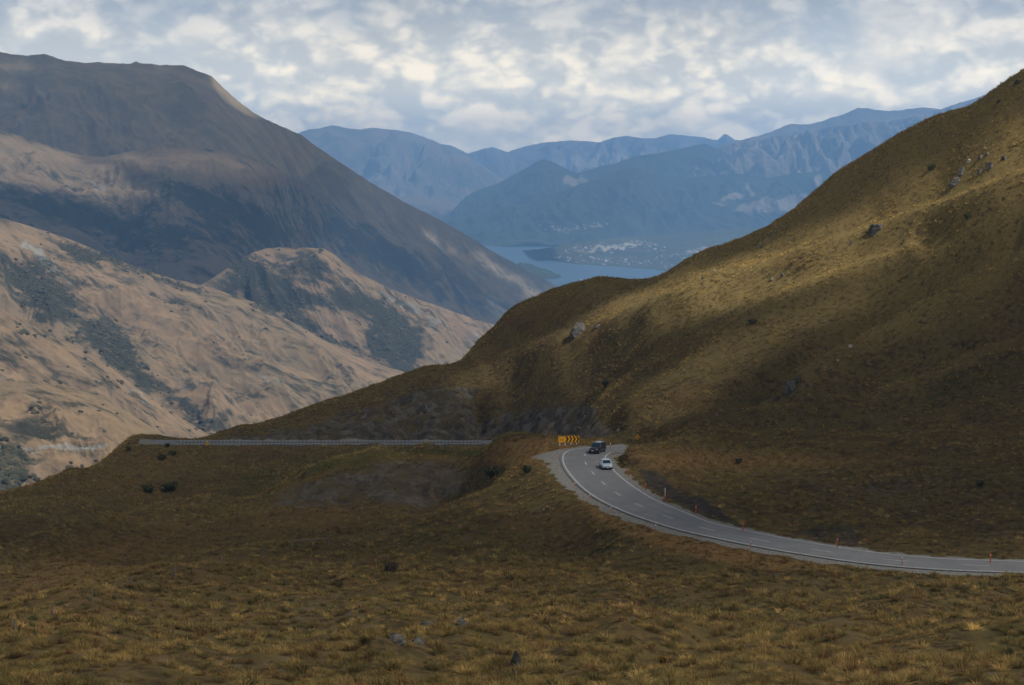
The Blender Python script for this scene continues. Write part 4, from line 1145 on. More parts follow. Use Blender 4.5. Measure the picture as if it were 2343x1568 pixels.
DKG, OLV, GLD, BRN = (0.10, 0.105, 0.055), (0.14, 0.135, 0.06), (0.30, 0.19, 0.055), (0.11, 0.085, 0.065)
for i, (u, v, wp, hp, tn, lab) in enumerate([
    (897, 1314, 40, 25, BRN, 'round dark shrub standing alone in the foreground grass'),
    (341, 1127, 37, 18, OLV, 'dull olive shrub, left of two close together on the left slope'),
    (391, 1125, 42, 23, DKG, 'dark green shrub, right of two close together on the left slope'),
    (383, 1023, 16, 8, DKG, 'small round shrub on the edge of the lower road'),
    (372, 1052, 30, 12, DKG, 'flat dark green shrub on the bank just below the lower road'),
    (395, 1042, 22, 10, OLV, 'small olive shrub tucked under the lower road edge'),
    (294, 1031, 18, 9, DKG, 'dark shrub on the brow where the left slope meets the sky'),
    (1515, 1518, 28, 18, GLD, 'golden brown shrub in the foreground right of the pointed rock'),
    (302, 1347, 18, 11, GLD, 'golden shrub near the bottom left corner of the grass'),
    (570, 1318, 16, 9, GLD, 'small bushy golden shrub left of the fence brace'),
    (1128, 1092, 46, 22, DKG, 'wide dark shrub filling the hollow beside the gravel pull off'),
    (1205, 1082, 30, 16, DKG, 'dark shrub in the hollow nearest the gravel'),
    (2127, 392, 22, 15, DKG, 'dark shrub below left of the upper rock group'),
    (2212, 503, 18, 12, DKG, 'dark shrub on the lower edge of the sunlit band'),
    (1720, 742, 22, 10, DKG, 'dark shrub low on the shaded side of the bright ridge'),
    (1385, 886, 16, 13, DKG, 'dark shrub above the cut bank'),
    (2240, 1112, 26, 12, DKG, 'dark shrub on the bank right of the road bend'),
    (1690, 1060, 22, 9, DKG, 'low dark shrub in the rusty hollow right of the bend'),
]):
    p = hit(u, v); s = p.y / F
    shrub('shrub', lab, p, wp * s * 0.95, hp * s * 1.15, tn, None, i)

# ------------------------------------------------------------------ marker posts
m_or = simple('orange_plastic', (0.50, 0.085, 0.025), 0.5, var=.06)
m_orf = simple('faded_orange_plastic', (0.50, 0.25, 0.20), 0.6, var=.08)
m_whp = simple('white_plastic', (0.72, 0.72, 0.70), 0.5, var=.05)
m_refl = simple('white_reflector', (0.85, 0.85, 0.85), 0.25, var=.03)
m_black = simple('black_sheet', (0.012, 0.012, 0.013), 0.6, var=.05)
m_yel = simple('yellow_sign_sheet', (0.92, 0.44, 0.015), 0.45, var=.05)
m_steel = simple('galvanised_steel', (0.30, 0.31, 0.33), 0.5, 0.5, var=.12, scale=2)
m_timber = simple('grey_timber', (0.22, 0.20, 0.175), 0.9, var=.2, scale=8)
m_whtim = simple('white_painted_timber', (0.66, 0.67, 0.64), 0.7, var=.12, scale=5)


def build_post(mat, w_, h_, cap):
    bm = bmesh.new()
    bx(bm, (0, 0, h_ / 2 - .1), (w_, 0.05, h_ + .2), bevel=0.012)
    bx(bm, (0, -0.004, h_ + 0.035), (w_ * .82, 0.045, 0.07), bevel=0.015)
    me = bpy.data.meshes.new('post'); bm.to_mesh(me); bm.free(); me.materials.append(mat)
    bm = bmesh.new()
    bx(bm, (0, -0.030, h_ * .82), (w_ * .8, 0.01, cap))
    mr = bpy.data.meshes.new('reflector'); bm.to_mesh(mr); bm.free(); mr.materials.append(m_refl)
    return me, mr


PO = build_post(m_or, 0.15, 1.35, 0.10)
PF = build_post(m_orf, 0.13, 1.3, 0.22)
for (u, vt, vb, kind_, lab) in [
    (1437.5, 1066, 1088, 'o', 'orange marker post on the hill side beside the white car'),
    (1476.8, 1101, 1120, 'o', 'orange marker post second from the white car, by the dark cutting'),
    (1520.5, 1124, 1146, 'o', 'orange marker post in front of the dark earth cutting'),
    (1591.4, 1152, 1174, 'o', 'orange marker post at the right end of the dark earth cutting'),
    (1699, 1189, 1214, 'o', 'orange marker post on the hill side midway along the lower curve'),
    (1915, 1224, 1252, 'o', 'orange marker post in front of the eroded bank, right of centre'),
    (2265, 1260, 1288, 'o', 'orange marker post farthest right on the hill side of the road'),
    (1314.6, 1100, 1112, 'f', 'faded marker post on the left shoulder nearest the pull off'),
    (1348.7, 1126, 1142, 'f', 'faded marker post on the left shoulder, second from the pull off'),
    (1397, 1153, 1173, 'f', 'faded marker post on the left shoulder, third from the pull off'),
    (1499.5, 1193, 1214, 'f', 'faded marker post on the left shoulder where the rusty verge starts'),
    (1716.7, 1229, 1256, 'f', 'pale pink marker post on the near shoulder of the lower curve'),
    (2063.4, 1264, 1293, 'f', 'pale pink marker post nearest the right end of the near shoulder'),
    (1287.7, 1012, 1027, 'o', 'orange marker post under the chevron sign'),
    (1396, 1009, 1025, 'f', 'faded marker post beyond the bend behind the dark car'),
    (1408.5, 1021, 1038, 'f', 'faded marker post on the inside of the bend behind the dark car'),
]:
    k, e = ray_ke(u, vb); d = RZ / e
    p = Vector((float(k) * d, float(d), 0)); p.z = max(float(near_z(p.x, p.y)), RZ - .3)
    hgt = max(0.7, 0.9 * (vb - vt) / F * p.y)
    me, mr = PO if kind_ == 'o' else PF
    r = thing('marker_post', lab, 'marker post', p, random.uniform(-.25, .1), 'marker posts along the road')
    r.scale = (1, 1, hgt / 1.38)
    link('post', me, None, r); link('reflector', mr, None, r)
p = hit(1520, 1146)
r = thing('white_marker_post', 'slim white marker post behind an orange one at the dark cutting', 'marker post', p + Vector((0.25, 2.2, 0.2)), 0.1)
bm = bmesh.new(); bx(bm, (0, 0, .55), (.10, .07, 1.3), bevel=.02); bm_obj('post', bm, m_whp, r)
bm = bmesh.new(); bx(bm, (0, -.04, 1.05), (.09, .012, .12)); bm_obj('reflector', bm, m_refl, r)

# ------------------------------------------------------------------ signs
def poly_plate(bm, P, y0, y1):
    vs = [bm.verts.new((x, y0, z)) for x, z in P]; ws = [bm.verts.new((x, y1, z)) for x, z in P]
    n = len(P)
    bm.faces.new(vs); bm.faces.new(ws[::-1])
    for i in range(n): bm.faces.new((vs[i], ws[i], ws[(i + 1) % n], vs[(i + 1) % n]))


# chevron sight board on four white posts
dS = 309.0
pS = Vector((float(ray_ke(1308, 1023)[0]) * dS, dS, 0)); pS.z = float(near_z(pS.x, pS.y))
sx = dS / F
top_z = unproj(1308, 997.5, dS)[2] - pS.z
bot_z = unproj(1308, 1011.8, dS)[2] - pS.z
ch = thing('chevron_sign', 'orange yellow sight board with black chevrons pointing right on four white posts', 'road sign', pS, 0.06)
for u in (1280, 1292.4, 1306, 1318.8):
    bm = bmesh.new(); bx(bm, ((u - 1308) * sx, 0.10, (bot_z + .3) / 2 - .1), (0.21, 0.10, bot_z + .5), bevel=.01); bm_obj('post', bm, m_whtim, ch)
x0, x1 = (1276.4 - 1308) * sx, (1292.2 - 1308) * sx
bm = bmesh.new(); bx(bm, ((x0 + x1) / 2, -.03, (top_z + bot_z) / 2 - .06), (x1 - x0 - .03, .035, top_z - bot_z - .04), bevel=.012); pl = bm_obj('speed_panel', bm, m_yel, ch)
m_yfade = simple('worn_orange_print', (0.42, 0.15, 0.012), 0.5, var=.1)
zc = (top_z + bot_z) / 2 - .06; xc = (x0 + x1) / 2
FIG = [[(-.20, .10, .24, .05), (-.20, -.16, .24, .05), (-.10, -.03, .05, .22), (-.2, -.03, .16, .04)], [(.17, .12, .24, .05), (.08, .05, .05, .15), (.17, -.02, .24, .05), (.27, -.09, .05, .14), (.17, -.17, .24, .05)]]
for fig in FIG:
    bm = bmesh.new()
    for (cx_, cz_, w_, h_) in fig: bx(bm, (xc + cx_, -.052, zc + cz_), (w_, .006, h_))
    bm_obj('worn_figure', bm, m_yfade, pl)
x0, x1 = (1292.4 - 1308) * sx, (1324.8 - 1308) * sx
bm = bmesh.new(); bx(bm, ((x0 + x1) / 2, -.03, (top_z + bot_z) / 2), (x1 - x0, .035, top_z - bot_z), bevel=.012); pl2 = bm_obj('chevron_panel', bm, m_yel, ch)
wch = (x1 - x0) / 4
for k in range(4):
    bm = bmesh.new()
    a = x0 + k * wch + 0.03; hh = (top_z - bot_z) / 2 - .04; zc = (top_z + bot_z) / 2; th = wch * .5; tip = wch * .46
    poly_plate(bm, [(a, zc - hh), (a + th, zc - hh), (a + th + tip, zc), (a + th, zc + hh), (a, zc + hh), (a + tip, zc)], -.0505, -.056)
    bm_obj('chevron', bm, m_black, pl2)


def diamond(label, p, half, rz, post_h):
    r = thing('warning_sign', label, 'road sign', p, rz)
    bm = bmesh.new(); cyl(bm, (0, .05, -.3), (0, .05, post_h + half * .6), .035, n=8); bm_obj('post', bm, m_steel, r)
    q = half
    bm = bmesh.new(); poly_plate(bm, [(0, post_h - q), (q, post_h), (0, post_h + q), (-q, post_h)], 0, .012); pn = bm_obj('panel', bm, m_yel, r)
    bm = bmesh.new()
    w_ = q * .12
    poly_plate(bm, [(-q * .5, post_h + q * .25), (-q * .38, post_h + q * .40), (q * .45, post_h - q * .30), (q * .30, post_h - q * .42)], -.006, -.001)
    poly_plate(bm, [(-q * .62, post_h + q * .42), (-q * .15, post_h + q * .42), (-q * .5, post_h + q * .02)], -.012, -.007)
    bm_obj('arrow', bm, m_black, pn)
    return r


pp = hit(1458, 1012)
diamond('yellow diamond warning sign with black arrow above the grassy bank right of the bend', pp + Vector((0, 1.0, -.2)), 0.52, -0.1, unproj(1457, 999.6, pp.y + 1)[2] - pp.z + .2)
dq = 480.0
pz = unproj(474, 1015.5, dq)
diamond('small yellow warning sign at the left end of the lower road guardrail', Vector((float(pz[0]), dq, FRZ)), 0.62, 0.75, float(pz[2]) - FRZ + .1)

# ------------------------------------------------------------------ guardrail on the lower road
gy_ = 481.2
xa, xb = (395 - CU) / F * gy_, (1100 - CU) / F * gy_
gr = thing('guardrail', 'long pale guardrail on closely set posts along the lower road', 'guardrail', ((xa + xb) / 2, gy_, FRZ))
L_ = xb - xa
prof_ = [(0, .80), (.03, .78), (.06, .72), (.03, .66), (0, .63), (.03, .60), (.06, .54), (.03, .48), (0, .46)]
bm = bmesh.new()
n = 60
rows_ = []
for i in range(n + 1):
    x = -L_ / 2 + L_ * i / n
    rows_.append([bm.verts.new((x, -q * 1.2 - .05, z)) for q, z in prof_])
for a_, b_ in zip(rows_[:-1], rows_[1:]):
    for j in range(len(prof_) - 1): bm.faces.new((a_[j], b_[j], b_[j + 1], a_[j + 1]))
bm_obj('rail', bm, m_steel, gr)
bm = bmesh.new(); bx(bm, (0, 0.05, .43), (.13, .15, 1.12), bevel=.01)
pm = bpy.data.meshes.new('post'); bm.to_mesh(pm); bm.free(); pm.materials.append(m_whtim)
for i in range(84):
    link('post', pm, None, gr, (-L_ / 2 + .4 + (L_ - .8) * i / 83, 0, 0))

# ------------------------------------------------------------------ stock fence on the shoulder
fl = [(36, 1452), (120, 1412), (210, 1376), (300, 1346), (400, 1320), (507, 1294), (600, 1271)]
fr_ = [(774, 1247), (797, 1248), (828, 1240), (861, 1231), (884, 1228), (941, 1201), (990, 1184), (1046, 1160)]
m_wire = simple('fence_wire', (0.18, 0.18, 0.18), 0.5, 0.7)


def fence(label, stations):
    P = [hit(u, v) for u, v in stations]
    P = [Vector((p.x, p.y, float(near_z(p.x, p.y)))) for p in P]
    r = thing('wire_fence', label, 'fence', P[0])
    for p in P:
        bm = bmesh.new(); q = p - P[0]; cyl(bm, q + Vector((0, 0, -.3)), q + Vector((random.uniform(-.05, .05), 0, 1.12)), .075, .065, 8); bm_obj('post', bm, m_timber, r)
    bm = bmesh.new()
    for h_ in (.3, .62, .98):
        for a_, b_ in zip(P[:-1], P[1:]): cyl(bm, a_ - P[0] + Vector((0, 0, h_)), b_ - P[0] + Vector((0, 0, h_)), .006, n=4)
    bm_obj('wires', bm, m_wire, r)


fence('thin stock fence running left down the foreground shoulder', fl)
fence('thin stock fence climbing right from the timber brace', fr_)
pa, pb = hit(668, 1255), hit(752, 1248)
fb = thing('fence_brace', 'weathered timber brace of two stout posts and a top rail', 'fence brace', pa)
for q in (pa, pb):
    q = Vector((q.x, q.y, float(near_z(q.x, q.y)))) - pa
    bm = bmesh.new(); cyl(bm, q + Vector((0, 0, -.4)), q + Vector((0, 0, 1.15)), .13, .12, 10); bm_obj('post', bm, m_timber, fb)
bm = bmesh.new(); cyl(bm, Vector((0, 0, 1.0)), Vector((pb.x, pb.y, float(near_z(pb.x, pb.y)))) - pa + Vector((0, 0, .92)), .08, .07, 8); bm_obj('rail', bm, m_timber, fb)
# ------------------------------------------------------------------ tussock grass
m_tus, t = new_mat('tussock_blades')
colr = t.attr('tint', 'Color')
d_ = t.n('ShaderNodeBsdfDiffuse', {'Color': colr, 'Roughness': 1.0})
tl = t.n('ShaderNodeBsdfTranslucent', {'Color': colr})
finish(t, t.n('ShaderNodeMixShader', {0: 0.28, 1: d_.outputs[0], 2: tl.outputs[0]}).outputs[0])


def tussocks(x, y, z, rad, hgt, nb, width, tint, bend=True, wind=0.25):
    """blades of many tussocks as triangles"""
    n = len(x)
    N = n * nb
    rep = lambda a: np.repeat(a, nb)
    az = RNG.uniform(0, 2 * math.pi, N)
    til = np.sqrt(RNG.uniform(0.0, 1.0, N)) * 1.38
    ln = rep(hgt) * RNG.uniform(0.75, 1.15, N)
    r0 = rep(rad) * RNG.uniform(0, 0.45, N)
    bxp = rep(x) + np.cos(az) * r0; byp = rep(y) + np.sin(az) * r0; bzp = rep(z) - 0.06
    sx, sy = np.sin(til) * np.cos(az), np.sin(til) * np.sin(az)
    cz = np.cos(til)
    px_, py_ = -np.sin(az), np.cos(az)
    tw = RNG.uniform(-0.8, 0.8, N)
    wx = (px_ * np.cos(tw) + np.cos(az) * np.sin(tw)) * rep(width) * RNG.uniform(.7, 1.3, N); wy = (py_ * np.cos(tw) + np.sin(az) * np.sin(tw)) * rep(width)
    col = np.clip(np.repeat(tint, nb, 0) * RNG.uniform(0.66, 1.36, (N, 1)), 0, 1)
    P0 = np.stack([bxp - wx, byp - wy, bzp], 1); P1 = np.stack([bxp + wx, byp + wy, bzp], 1)
    sp = rep(rad) / np.maximum(rep(hgt), .01)
    if bend:
        mx, my, mz = bxp + sx * ln * .5, byp + sy * ln * .5, bzp + cz * ln * .62
        P2 = np.stack([mx + wx * .8, my + wy * .8, mz], 1); P3 = np.stack([mx - wx * .8, my - wy * .8, mz], 1)
        P4 = np.stack([bxp + sx * ln * (1.05) - wind * ln * .3, byp + sy * ln * 1.05, bzp + cz * ln * 0.86], 1)
        V = np.stack([P0, P1, P2, P3, P4], 1).reshape(-1, 3)
        b = np.arange(N)[:, None] * 5
        Fc = np.concatenate([b + [0, 1, 2], b + [0, 2, 3], b + [3, 2, 4]], 0)
        C = np.repeat(col, 5, 0)
    else:
        P2 = np.stack([bxp + sx * ln, byp + sy * ln, bzp + cz * ln], 1)
        V = np.stack([P0, P1, P2], 1).reshape(-1, 3)
        Fc = np.arange(N * 3).reshape(-1, 3)
        C = np.repeat(col, 3, 0)
    return V, Fc, C


def scatter(d0, d1, dens):
    n = int(0.60 * (d1 * d1 - d0 * d0) / 2 * dens)
    d = np.sqrt(RNG.uniform(d0 * d0, d1 * d1, n))
    k = RNG.uniform(-0.30, 0.30, n)
    x, y = k * d, d
    ok = lookup(VIS, x, y)
    ok &= lookup(gravel, x, y) < 0.2
    ok &= lookup(rd, x, y) > 1.2 + RNG.uniform(0, 1.6, n)
    bare = np.maximum(np.maximum(lookup(bareA, x, y), lookup(bareB, x, y)), lookup(bareC, x, y))
    ok &= bare < RNG.uniform(0.1, 1.08, n)
    patch = fbm(x / 14, y / 20, 4, seed=131) + 0.5 * fbm(x / 4, y / 5, 3, seed=137) - 0.55 * lookup(soil, x, y)
    ok &= patch > RNG.uniform(-1.0, 0.02, n)
    rust_ = lookup(rust, x, y)
    ok &= rust_ < RNG.uniform(0.35, 1.3, n)
    for (rx, ry, rr) in ROCK_SPOTS:
        ok &= (((x - rx) / rr) ** 2 + ((y - ry + rr * .6) / (rr * 1.6)) ** 2) > 1.0
    x, y = x[ok], y[ok]
    z = near_z(x, y)
    n = len(x)
    T = np.array([(0.215, 0.150, 0.056), (0.165, 0.122, 0.044), (0.118, 0.092, 0.036), (0.150, 0.090, 0.038), (0.080, 0.074, 0.028)])
    q = fbm(x / 30, y / 40, 3, seed=141)
    pr = np.stack([0.34 + 0.5 * q, 0.34 + 0 * q, 0.20 - 0.25 * q, 0.09 + 0.6 * lookup(rust, x, y), 0.03 + 0.5 * lookup(green, x, y) - .05 * q], 1).clip(0.01)
    pr /= pr.sum(1, keepdims=True)
    ch = (pr.cumsum(1) > RNG.uniform(0, 1, (n, 1))).argmax(1)
    tint = T[ch] * np.exp(RNG.normal(0.04, 0.27, (n, 1)) * (1 - 0.62 * sstep(215, 340, y))[:, None]) * TUS_GAIN
    sz = np.clip(np.exp(RNG.normal(-0.10, 0.27, n) + 0.24 * fbm(x / 11, y / 14, 3, seed=147)), 0.4, 1.45)
    tint = tint * (0.84 + 0.16 * sstep(200, 300, y))[:, None] * np.where(z > -30, 1.18, 1.0)[:, None] ** sstep(330, 400, y)[:, None]  # upper slope tufts tinted brighter to strengthen the sunlit band
    return x, y, z, tint, sz


GV, GF, GC = [], [], []
base = 0
for (d0, d1, dens, nb, wdt, bend, scale) in ((60, 130, 1.35, 110, 0.0135, True, 1.06), (130, 215, 1.25, 60, 0.021, True, 1.06), (215, 330, 1.1, 36, 0.030, False, 1.0), (330, 620, 0.85, 15, 0.058, False, 1.08)):
    x, y, z, tint, sz = scatter(d0, d1, dens)
    V, Fc, C = tussocks(x, y, z, 0.46 * sz * scale, 0.50 * sz * scale, nb, np.full(len(x), wdt) * sz, tint, bend)
    GV.append(V); GF.append(Fc + base); GC.append(C); base += len(V)
GV = np.concatenate(GV); GF = np.concatenate(GF); GC = np.concatenate(GC)
GC = np.concatenate([GC, np.ones((len(GC), 1))], 1)
tag(link('tussock_grass', np_mesh('tussock_grass', GV, GF, False, {'tint': GC}, tri=True), m_tus), kind='stuff')
# low dry verge grass: thin, rusty
n = 26000
d = np.sqrt(RNG.uniform(190 ** 2, 360 ** 2, n)); k = RNG.uniform(-0.06, 0.28, n); x, y = k * d, d
ok = (lookup(rust, x, y) > RNG.uniform(0.2, 0.9, n)) & (lookup(gravel, x, y) < 0.3) & lookup(VIS, x, y) & (lookup(rd, x, y) > 1.6)
x, y = x[ok], y[ok]; z = near_z(x, y)
tint = np.array([(0.26, 0.14, 0.058), (0.32, 0.21, 0.085), (0.20, 0.105, 0.048)])[RNG.integers(0, 3, len(x))]
V, Fc, C = tussocks(x, y, z, np.full(len(x), 0.3), np.full(len(x), 0.38), 8, np.full(len(x), 0.035), tint, False)
C = np.concatenate([C, np.ones((len(C), 1))], 1)
tag(link('verge_grass', np_mesh('verge_grass', V, Fc, False, {'tint': C}, tri=True), m_tus), kind='stuff')

# ------------------------------------------------------------------ scrub on the sunlit hills: low rounded shrubs
def scrub_on(idx_names, dmax, want, name, rmin, rmax, tints):
    VV, FF, CC = [], [], []
    base = 0
    bm = bmesh.new(); bmesh.ops.create_icosphere(bm, subdivisions=1, radius=1.0)
    bv = np.array([v.co[:] for v in bm.verts]); bf = np.array([[v.index for v in f.verts] for f in bm.faces]); bm.free()
    for nm in idx_names:
        L = LAYERS[nm]
        ii = RNG.integers(2, L['X'].shape[0] - 1, want * 60); jj = RNG.integers(1, L['X'].shape[1] - 1, want * 60)
        U, Vv, sc_ = L['U'][ii, jj], L['V'][ii, jj], L['scrub'][ii, jj]
        nz_ = fbm(U / 14, Vv / 10, 3, seed=151)
        ok = (U > -60) & (U < 1300) & (Vv < 1140) & (RNG.uniform(0, 1, len(U)) < np.clip(sc_ * 0.6 + 0.5 * nz_ - 0.35, 0.0015, 1))
        ii, jj = ii[ok][:want], jj[ok][:want]
        n = len(ii)
        a = RNG.uniform(0, 1, n)
        p = np.stack([L[q][ii, jj] * (1 - a) + L[q][ii, jj + 1] * a for q in 'XDZ'], 1)
        r = RNG.uniform(rmin, rmax, n) * np.exp(RNG.normal(0, .3, n))
        lump = RNG.uniform(0.65, 1.25, (n, len(bv), 1))
        V = p[:, None] + bv[None] * lump * r[:, None, None] * np.array([1.25, 1.25, 0.8])
        VV.append(V.reshape(-1, 3)); FF.append((bf[None] + (np.arange(n) * len(bv))[:, None, None] + base).reshape(-1, 3))
        c = np.array(tints)[RNG.integers(0, len(tints), n)] * RNG.uniform(.7, 1.3, (n, 1))
        CC.append(np.repeat(c, len(bv), 0)); base += n * len(bv)
    C = np.concatenate(CC); C = np.concatenate([C, np.ones((len(C), 1))], 1)
    tag(link(name, np_mesh(name, np.concatenate(VV), np.concatenate(FF), False, {'tint': C}, tri=True), m_tus), kind='stuff')


scrub_on(['sunlit_spur', 'sunlit_hill', 'sunlit_hill.001', 'sunlit_hill.002'], 3500, 1300, 'hill_scrub', 0.9, 2.1, [(0.075, 0.075, 0.05), (0.06, 0.065, 0.046), (0.10, 0.09, 0.055), (0.085, 0.075, 0.052)])
# ------------------------------------------------------------------ cars
m_tyre = simple('tyre_rubber', (0.015, 0.015, 0.016), 0.85)
m_rim = simple('alloy_rim', (0.35, 0.36, 0.38), 0.35, 0.8)
m_trim = simple('black_trim', (0.012, 0.012, 0.014), 0.5)
m_glass, t = new_mat('car_glass')
finish(t, t.n('ShaderNodeBsdfPrincipled', {'Base Color': (0.012, 0.03, 0.045, 1), 'Roughness': 0.06, 'Specular IOR Level': 0.6}).outputs[0])
m_lamp = simple('headlight_glass', (0.55, 0.6, 0.65), 0.12, 0.2)
m_tail = simple('tail_light_red', (0.35, 0.01, 0.01), 0.25)
m_plate = simple('number_plate', (0.65, 0.65, 0.62), 0.5)


def car_paint(name, c):
    m, t = new_mat(name)
    b = t.n('ShaderNodeBsdfPrincipled', {'Base Color': (*c, 1), 'Roughness': 0.32, 'Metallic': 0.25, 'Coat Weight': 0.7, 'Coat Roughness': 0.08})
    finish(t, b.outputs[0]); return m


def loft(bm, rings, caps=True):
    vr = [[bm.verts.new(p) for p in r] for r in rings]
    n = len(vr[0])
    for a, b in zip(vr[:-1], vr[1:]):
        for i in range(n): bm.faces.new((a[i], a[(i + 1) % n], b[(i + 1) % n], b[i]))
    if caps: bm.faces.new(vr[0][::-1]); bm.faces.new(vr[-1])


def make_car(name, label, paint, loc, heading, L, W, H, belt, hood, clear, wr, cab, plate_z, suv=False):
    """x is forward; cab = (tail of roof base, rear roof, front roof, windscreen foot)"""
    root = thing(name, label, 'car', loc, heading)
    root.scale = (0.9, 0.9, 0.9) if suv else (0.94, 0.94, 0.94)
    h = W / 2
    st = [(-L / 2, .70, .52 + clear * .5, belt * .72), (-L / 2 + .05, .86, clear + .10, belt * .86), (-L / 2 + .22, .95, clear, belt * .97), (-L / 2 + .75, 1.0, clear, belt), (-.3, 1.0, clear - .02, belt), (cab[3] - .2, 1.0, clear - .02, belt), (cab[3] + .05, .99, clear, belt - .02), ((cab[3] + L / 2) / 2, .97, clear, hood + .04), (L / 2 - .28, .92, clear + .02, hood - .06), (L / 2 - .08, .82, clear + .08, hood - .16), (L / 2, .66, clear + .18, hood - .28)]
    bm = bmesh.new()
    rings = []
    for (x, ws, z0, z1) in st:
        w_ = h * ws; r = []
        for (fy, fz) in ((-.80, 0), (-.97, .10), (-1.0, .38), (-1.0, .62), (-.955, .86), (-.80, .985), (-.4, 1.0), (.4, 1.0), (.80, .985), (.955, .86), (1.0, .62), (1.0, .38), (.97, .10), (.80, 0)):
            r.append((x, fy * w_, z0 + (z1 - z0) * fz + (0.03 * (z1 > .5) * (1 - abs(fy)) if fz > .95 else 0)))
        rings.append(r)
    loft(bm, rings)
    # roof and pillars
    zr = H
    cw0, cw1 = h * .92, h * (.80 if suv else .72)
    lv = [(0, cab[0], cab[3], cw0, belt - .05), (.5, cab[0] * .5 + cab[1] * .5, cab[3] * .5 + cab[2] * .5, (cw0 + cw1) / 2 + .02, (belt + zr) / 2), (.9, cab[1] - .05, cab[2] + .07, cw1 + .03, zr - .07), (.98, cab[1] + .03, cab[2] - .05, cw1 - .03, zr - .012), (1, cab[1] + .18, cab[2] - .2, cw1 - .16, zr)]
    rings = []
    for (_, xr, xf, cw, z) in lv:
        c = .12
        rings.append([(xr + c, -cw, z), (xf - c * 1.3, -cw, z), (xf, -cw + c * 1.6, z), (xf + .012, 0, z), (xf, cw - c * 1.6, z), (xf - c * 1.3, cw, z), (xr + c, cw, z), (xr, cw - c, z), (xr, -cw + c, z)])
    loft(bm, rings)
    body = bm_obj('body', bm, paint, root, True)
    body.data.set_sharp_from_angle(angle=R(38))

    def lerp3(x_at, t_): return x_at[0] + (x_at[1] - x_at[0]) * t_
    zb, zt = belt + .02, zr - .09
    tb, tt_ = (zb - (belt - .05)) / (zr - .07 - (belt - .05)), (zt - (belt - .05)) / (zr - .07 - (belt - .05))
    wd = lambda q: cw0 + (cw1 + .03 - cw0) * q

    def quad(nm, P, mat=m_glass, thick=.012):
        bm = bmesh.new()
        P = [Vector(p) for p in P]
        nrm = (P[1] - P[0]).cross(P[3] - P[0]).normalized()
        a = [bm.verts.new(p + nrm * .014) for p in P]; b = [bm.verts.new(p - nrm * thick) for p in P]
        bm.faces.new(a); bm.faces.new(b[::-1])
        for i in range(4): bm.faces.new((a[i], b[i], b[(i + 1) % 4], a[(i + 1) % 4]))
        return bm_obj(nm, bm, mat, root)
    xf = lambda q: cab[3] + (cab[2] + .07 - cab[3]) * q
    xr = lambda q: cab[0] + (cab[1] - .05 - cab[0]) * q
    quad('windscreen', [(xf(tb) + .05, -wd(tb) + .13, zb), (xf(tb) + .05, wd(tb) - .13, zb), (xf(tt_) + .05, wd(tt_) - .12, zt), (xf(tt_) + .05, -wd(tt_) + .12, zt)])
    quad('rear_window', [(xr(tb) - .01, wd(tb) - .16, zb), (xr(tb) - .01, -wd(tb) + .16, zb), (xr(tt_) - .01, -wd(tt_) + .16, zt), (xr(tt_) - .01, wd(tt_) - .16, zt)])
    for s in (-1, 1):
        for (fa, fb) in ((.12, .50), (.53, .90)):
            g0, g1 = xr(tb) + (xf(tb) - xr(tb)) * fa, xr(tb) + (xf(tb) - xr(tb)) * fb
            h0, h1 = xr(tt_) + (xf(tt_) - xr(tt_)) * max(fa, .10), xr(tt_) + (xf(tt_) - xr(tt_)) * min(fb, .86)
            P = [(g0, s * wd(tb), zb), (g1, s * wd(tb), zb), (h1, s * wd(tt_), zt), (h0, s * wd(tt_), zt)]
            quad('side_window', P if s < 0 else [P[1], P[0], P[3], P[2]])
    # wheels
    for (x, s) in ((L * .30, -1), (L * .30, 1), (-L * .295, -1), (-L * .295, 1)):
        wl_ = bpy.data.objects.new('wheel', None); COL.objects.link(wl_); wl_.parent = root; wl_.location = (x, s * (h - .10), wr)
        bm = bmesh.new(); cyl(bm, (0, -.11, 0), (0, .11, 0), wr, n=22); bmesh.ops.bevel(bm, geom=[e for e in bm.edges if abs(e.verts[0].co.y - e.verts[1].co.y) < .01], offset=.025, segments=2, affect='EDGES')
        bm_obj('tyre', bm, m_tyre, wl_)
        bm = bmesh.new(); cyl(bm, (0, s * .06, 0), (0, s * .118, 0), wr * .64, wr * .60, 18)
        for a in range(5):
            q = Matrix.Rotation(a * 2 * math.pi / 5, 3, 'Y')
            bx(bm, q @ Vector((0, s * .121, wr * .34)), (.05, .012, wr * .5), q)
        bm_obj('rim', bm, m_rim, wl_)
        bm = bmesh.new()
        ring = [(x + math.cos(a) * wr * 1.14, wr + math.sin(a) * wr * 1.14) for a in np.linspace(0, math.pi, 15)]
        rin = [(x + math.cos(a) * wr * 1.0, wr + math.sin(a) * wr * 1.0) for a in np.linspace(math.pi, 0, 15)]
        vs = [bm.verts.new((a, s * (h + .008), b)) for a, b in ring]; vi = [bm.verts.new((a, s * (h + .008), b)) for a, b in rin[::-1]]
        ws_ = [bm.verts.new((a, s * (h - .06), b)) for a, b in ring]; wi = [bm.verts.new((a, s * (h - .06), b)) for a, b in rin[::-1]]
        for i in range(14):
            bm.faces.new((vs[i], vs[i + 1], vi[i + 1], vi[i])); bm.faces.new((vs[i + 1], vs[i], ws_[i], ws_[i + 1])); bm.faces.new((vi[i], vi[i + 1], wi[i + 1], wi[i]))
        bm_obj('wheel_arch', bm, m_trim, root)
    # front
    xn = L / 2
    bm = bmesh.new(); bx(bm, (xn - .07, 0, clear + .16), (.20, W * .78, .17), bevel=.03); bx(bm, (xn - .02, 0, clear + .10), (.14, W * .46, .10), bevel=.02); bm_obj('lower_grille', bm, m_trim, root)
    bm = bmesh.new(); bx(bm, (xn - .055, 0, hood - .27), (.15, W * .40, .11), bevel=.02); bm_obj('grille', bm, m_trim if suv else m_rim, root)
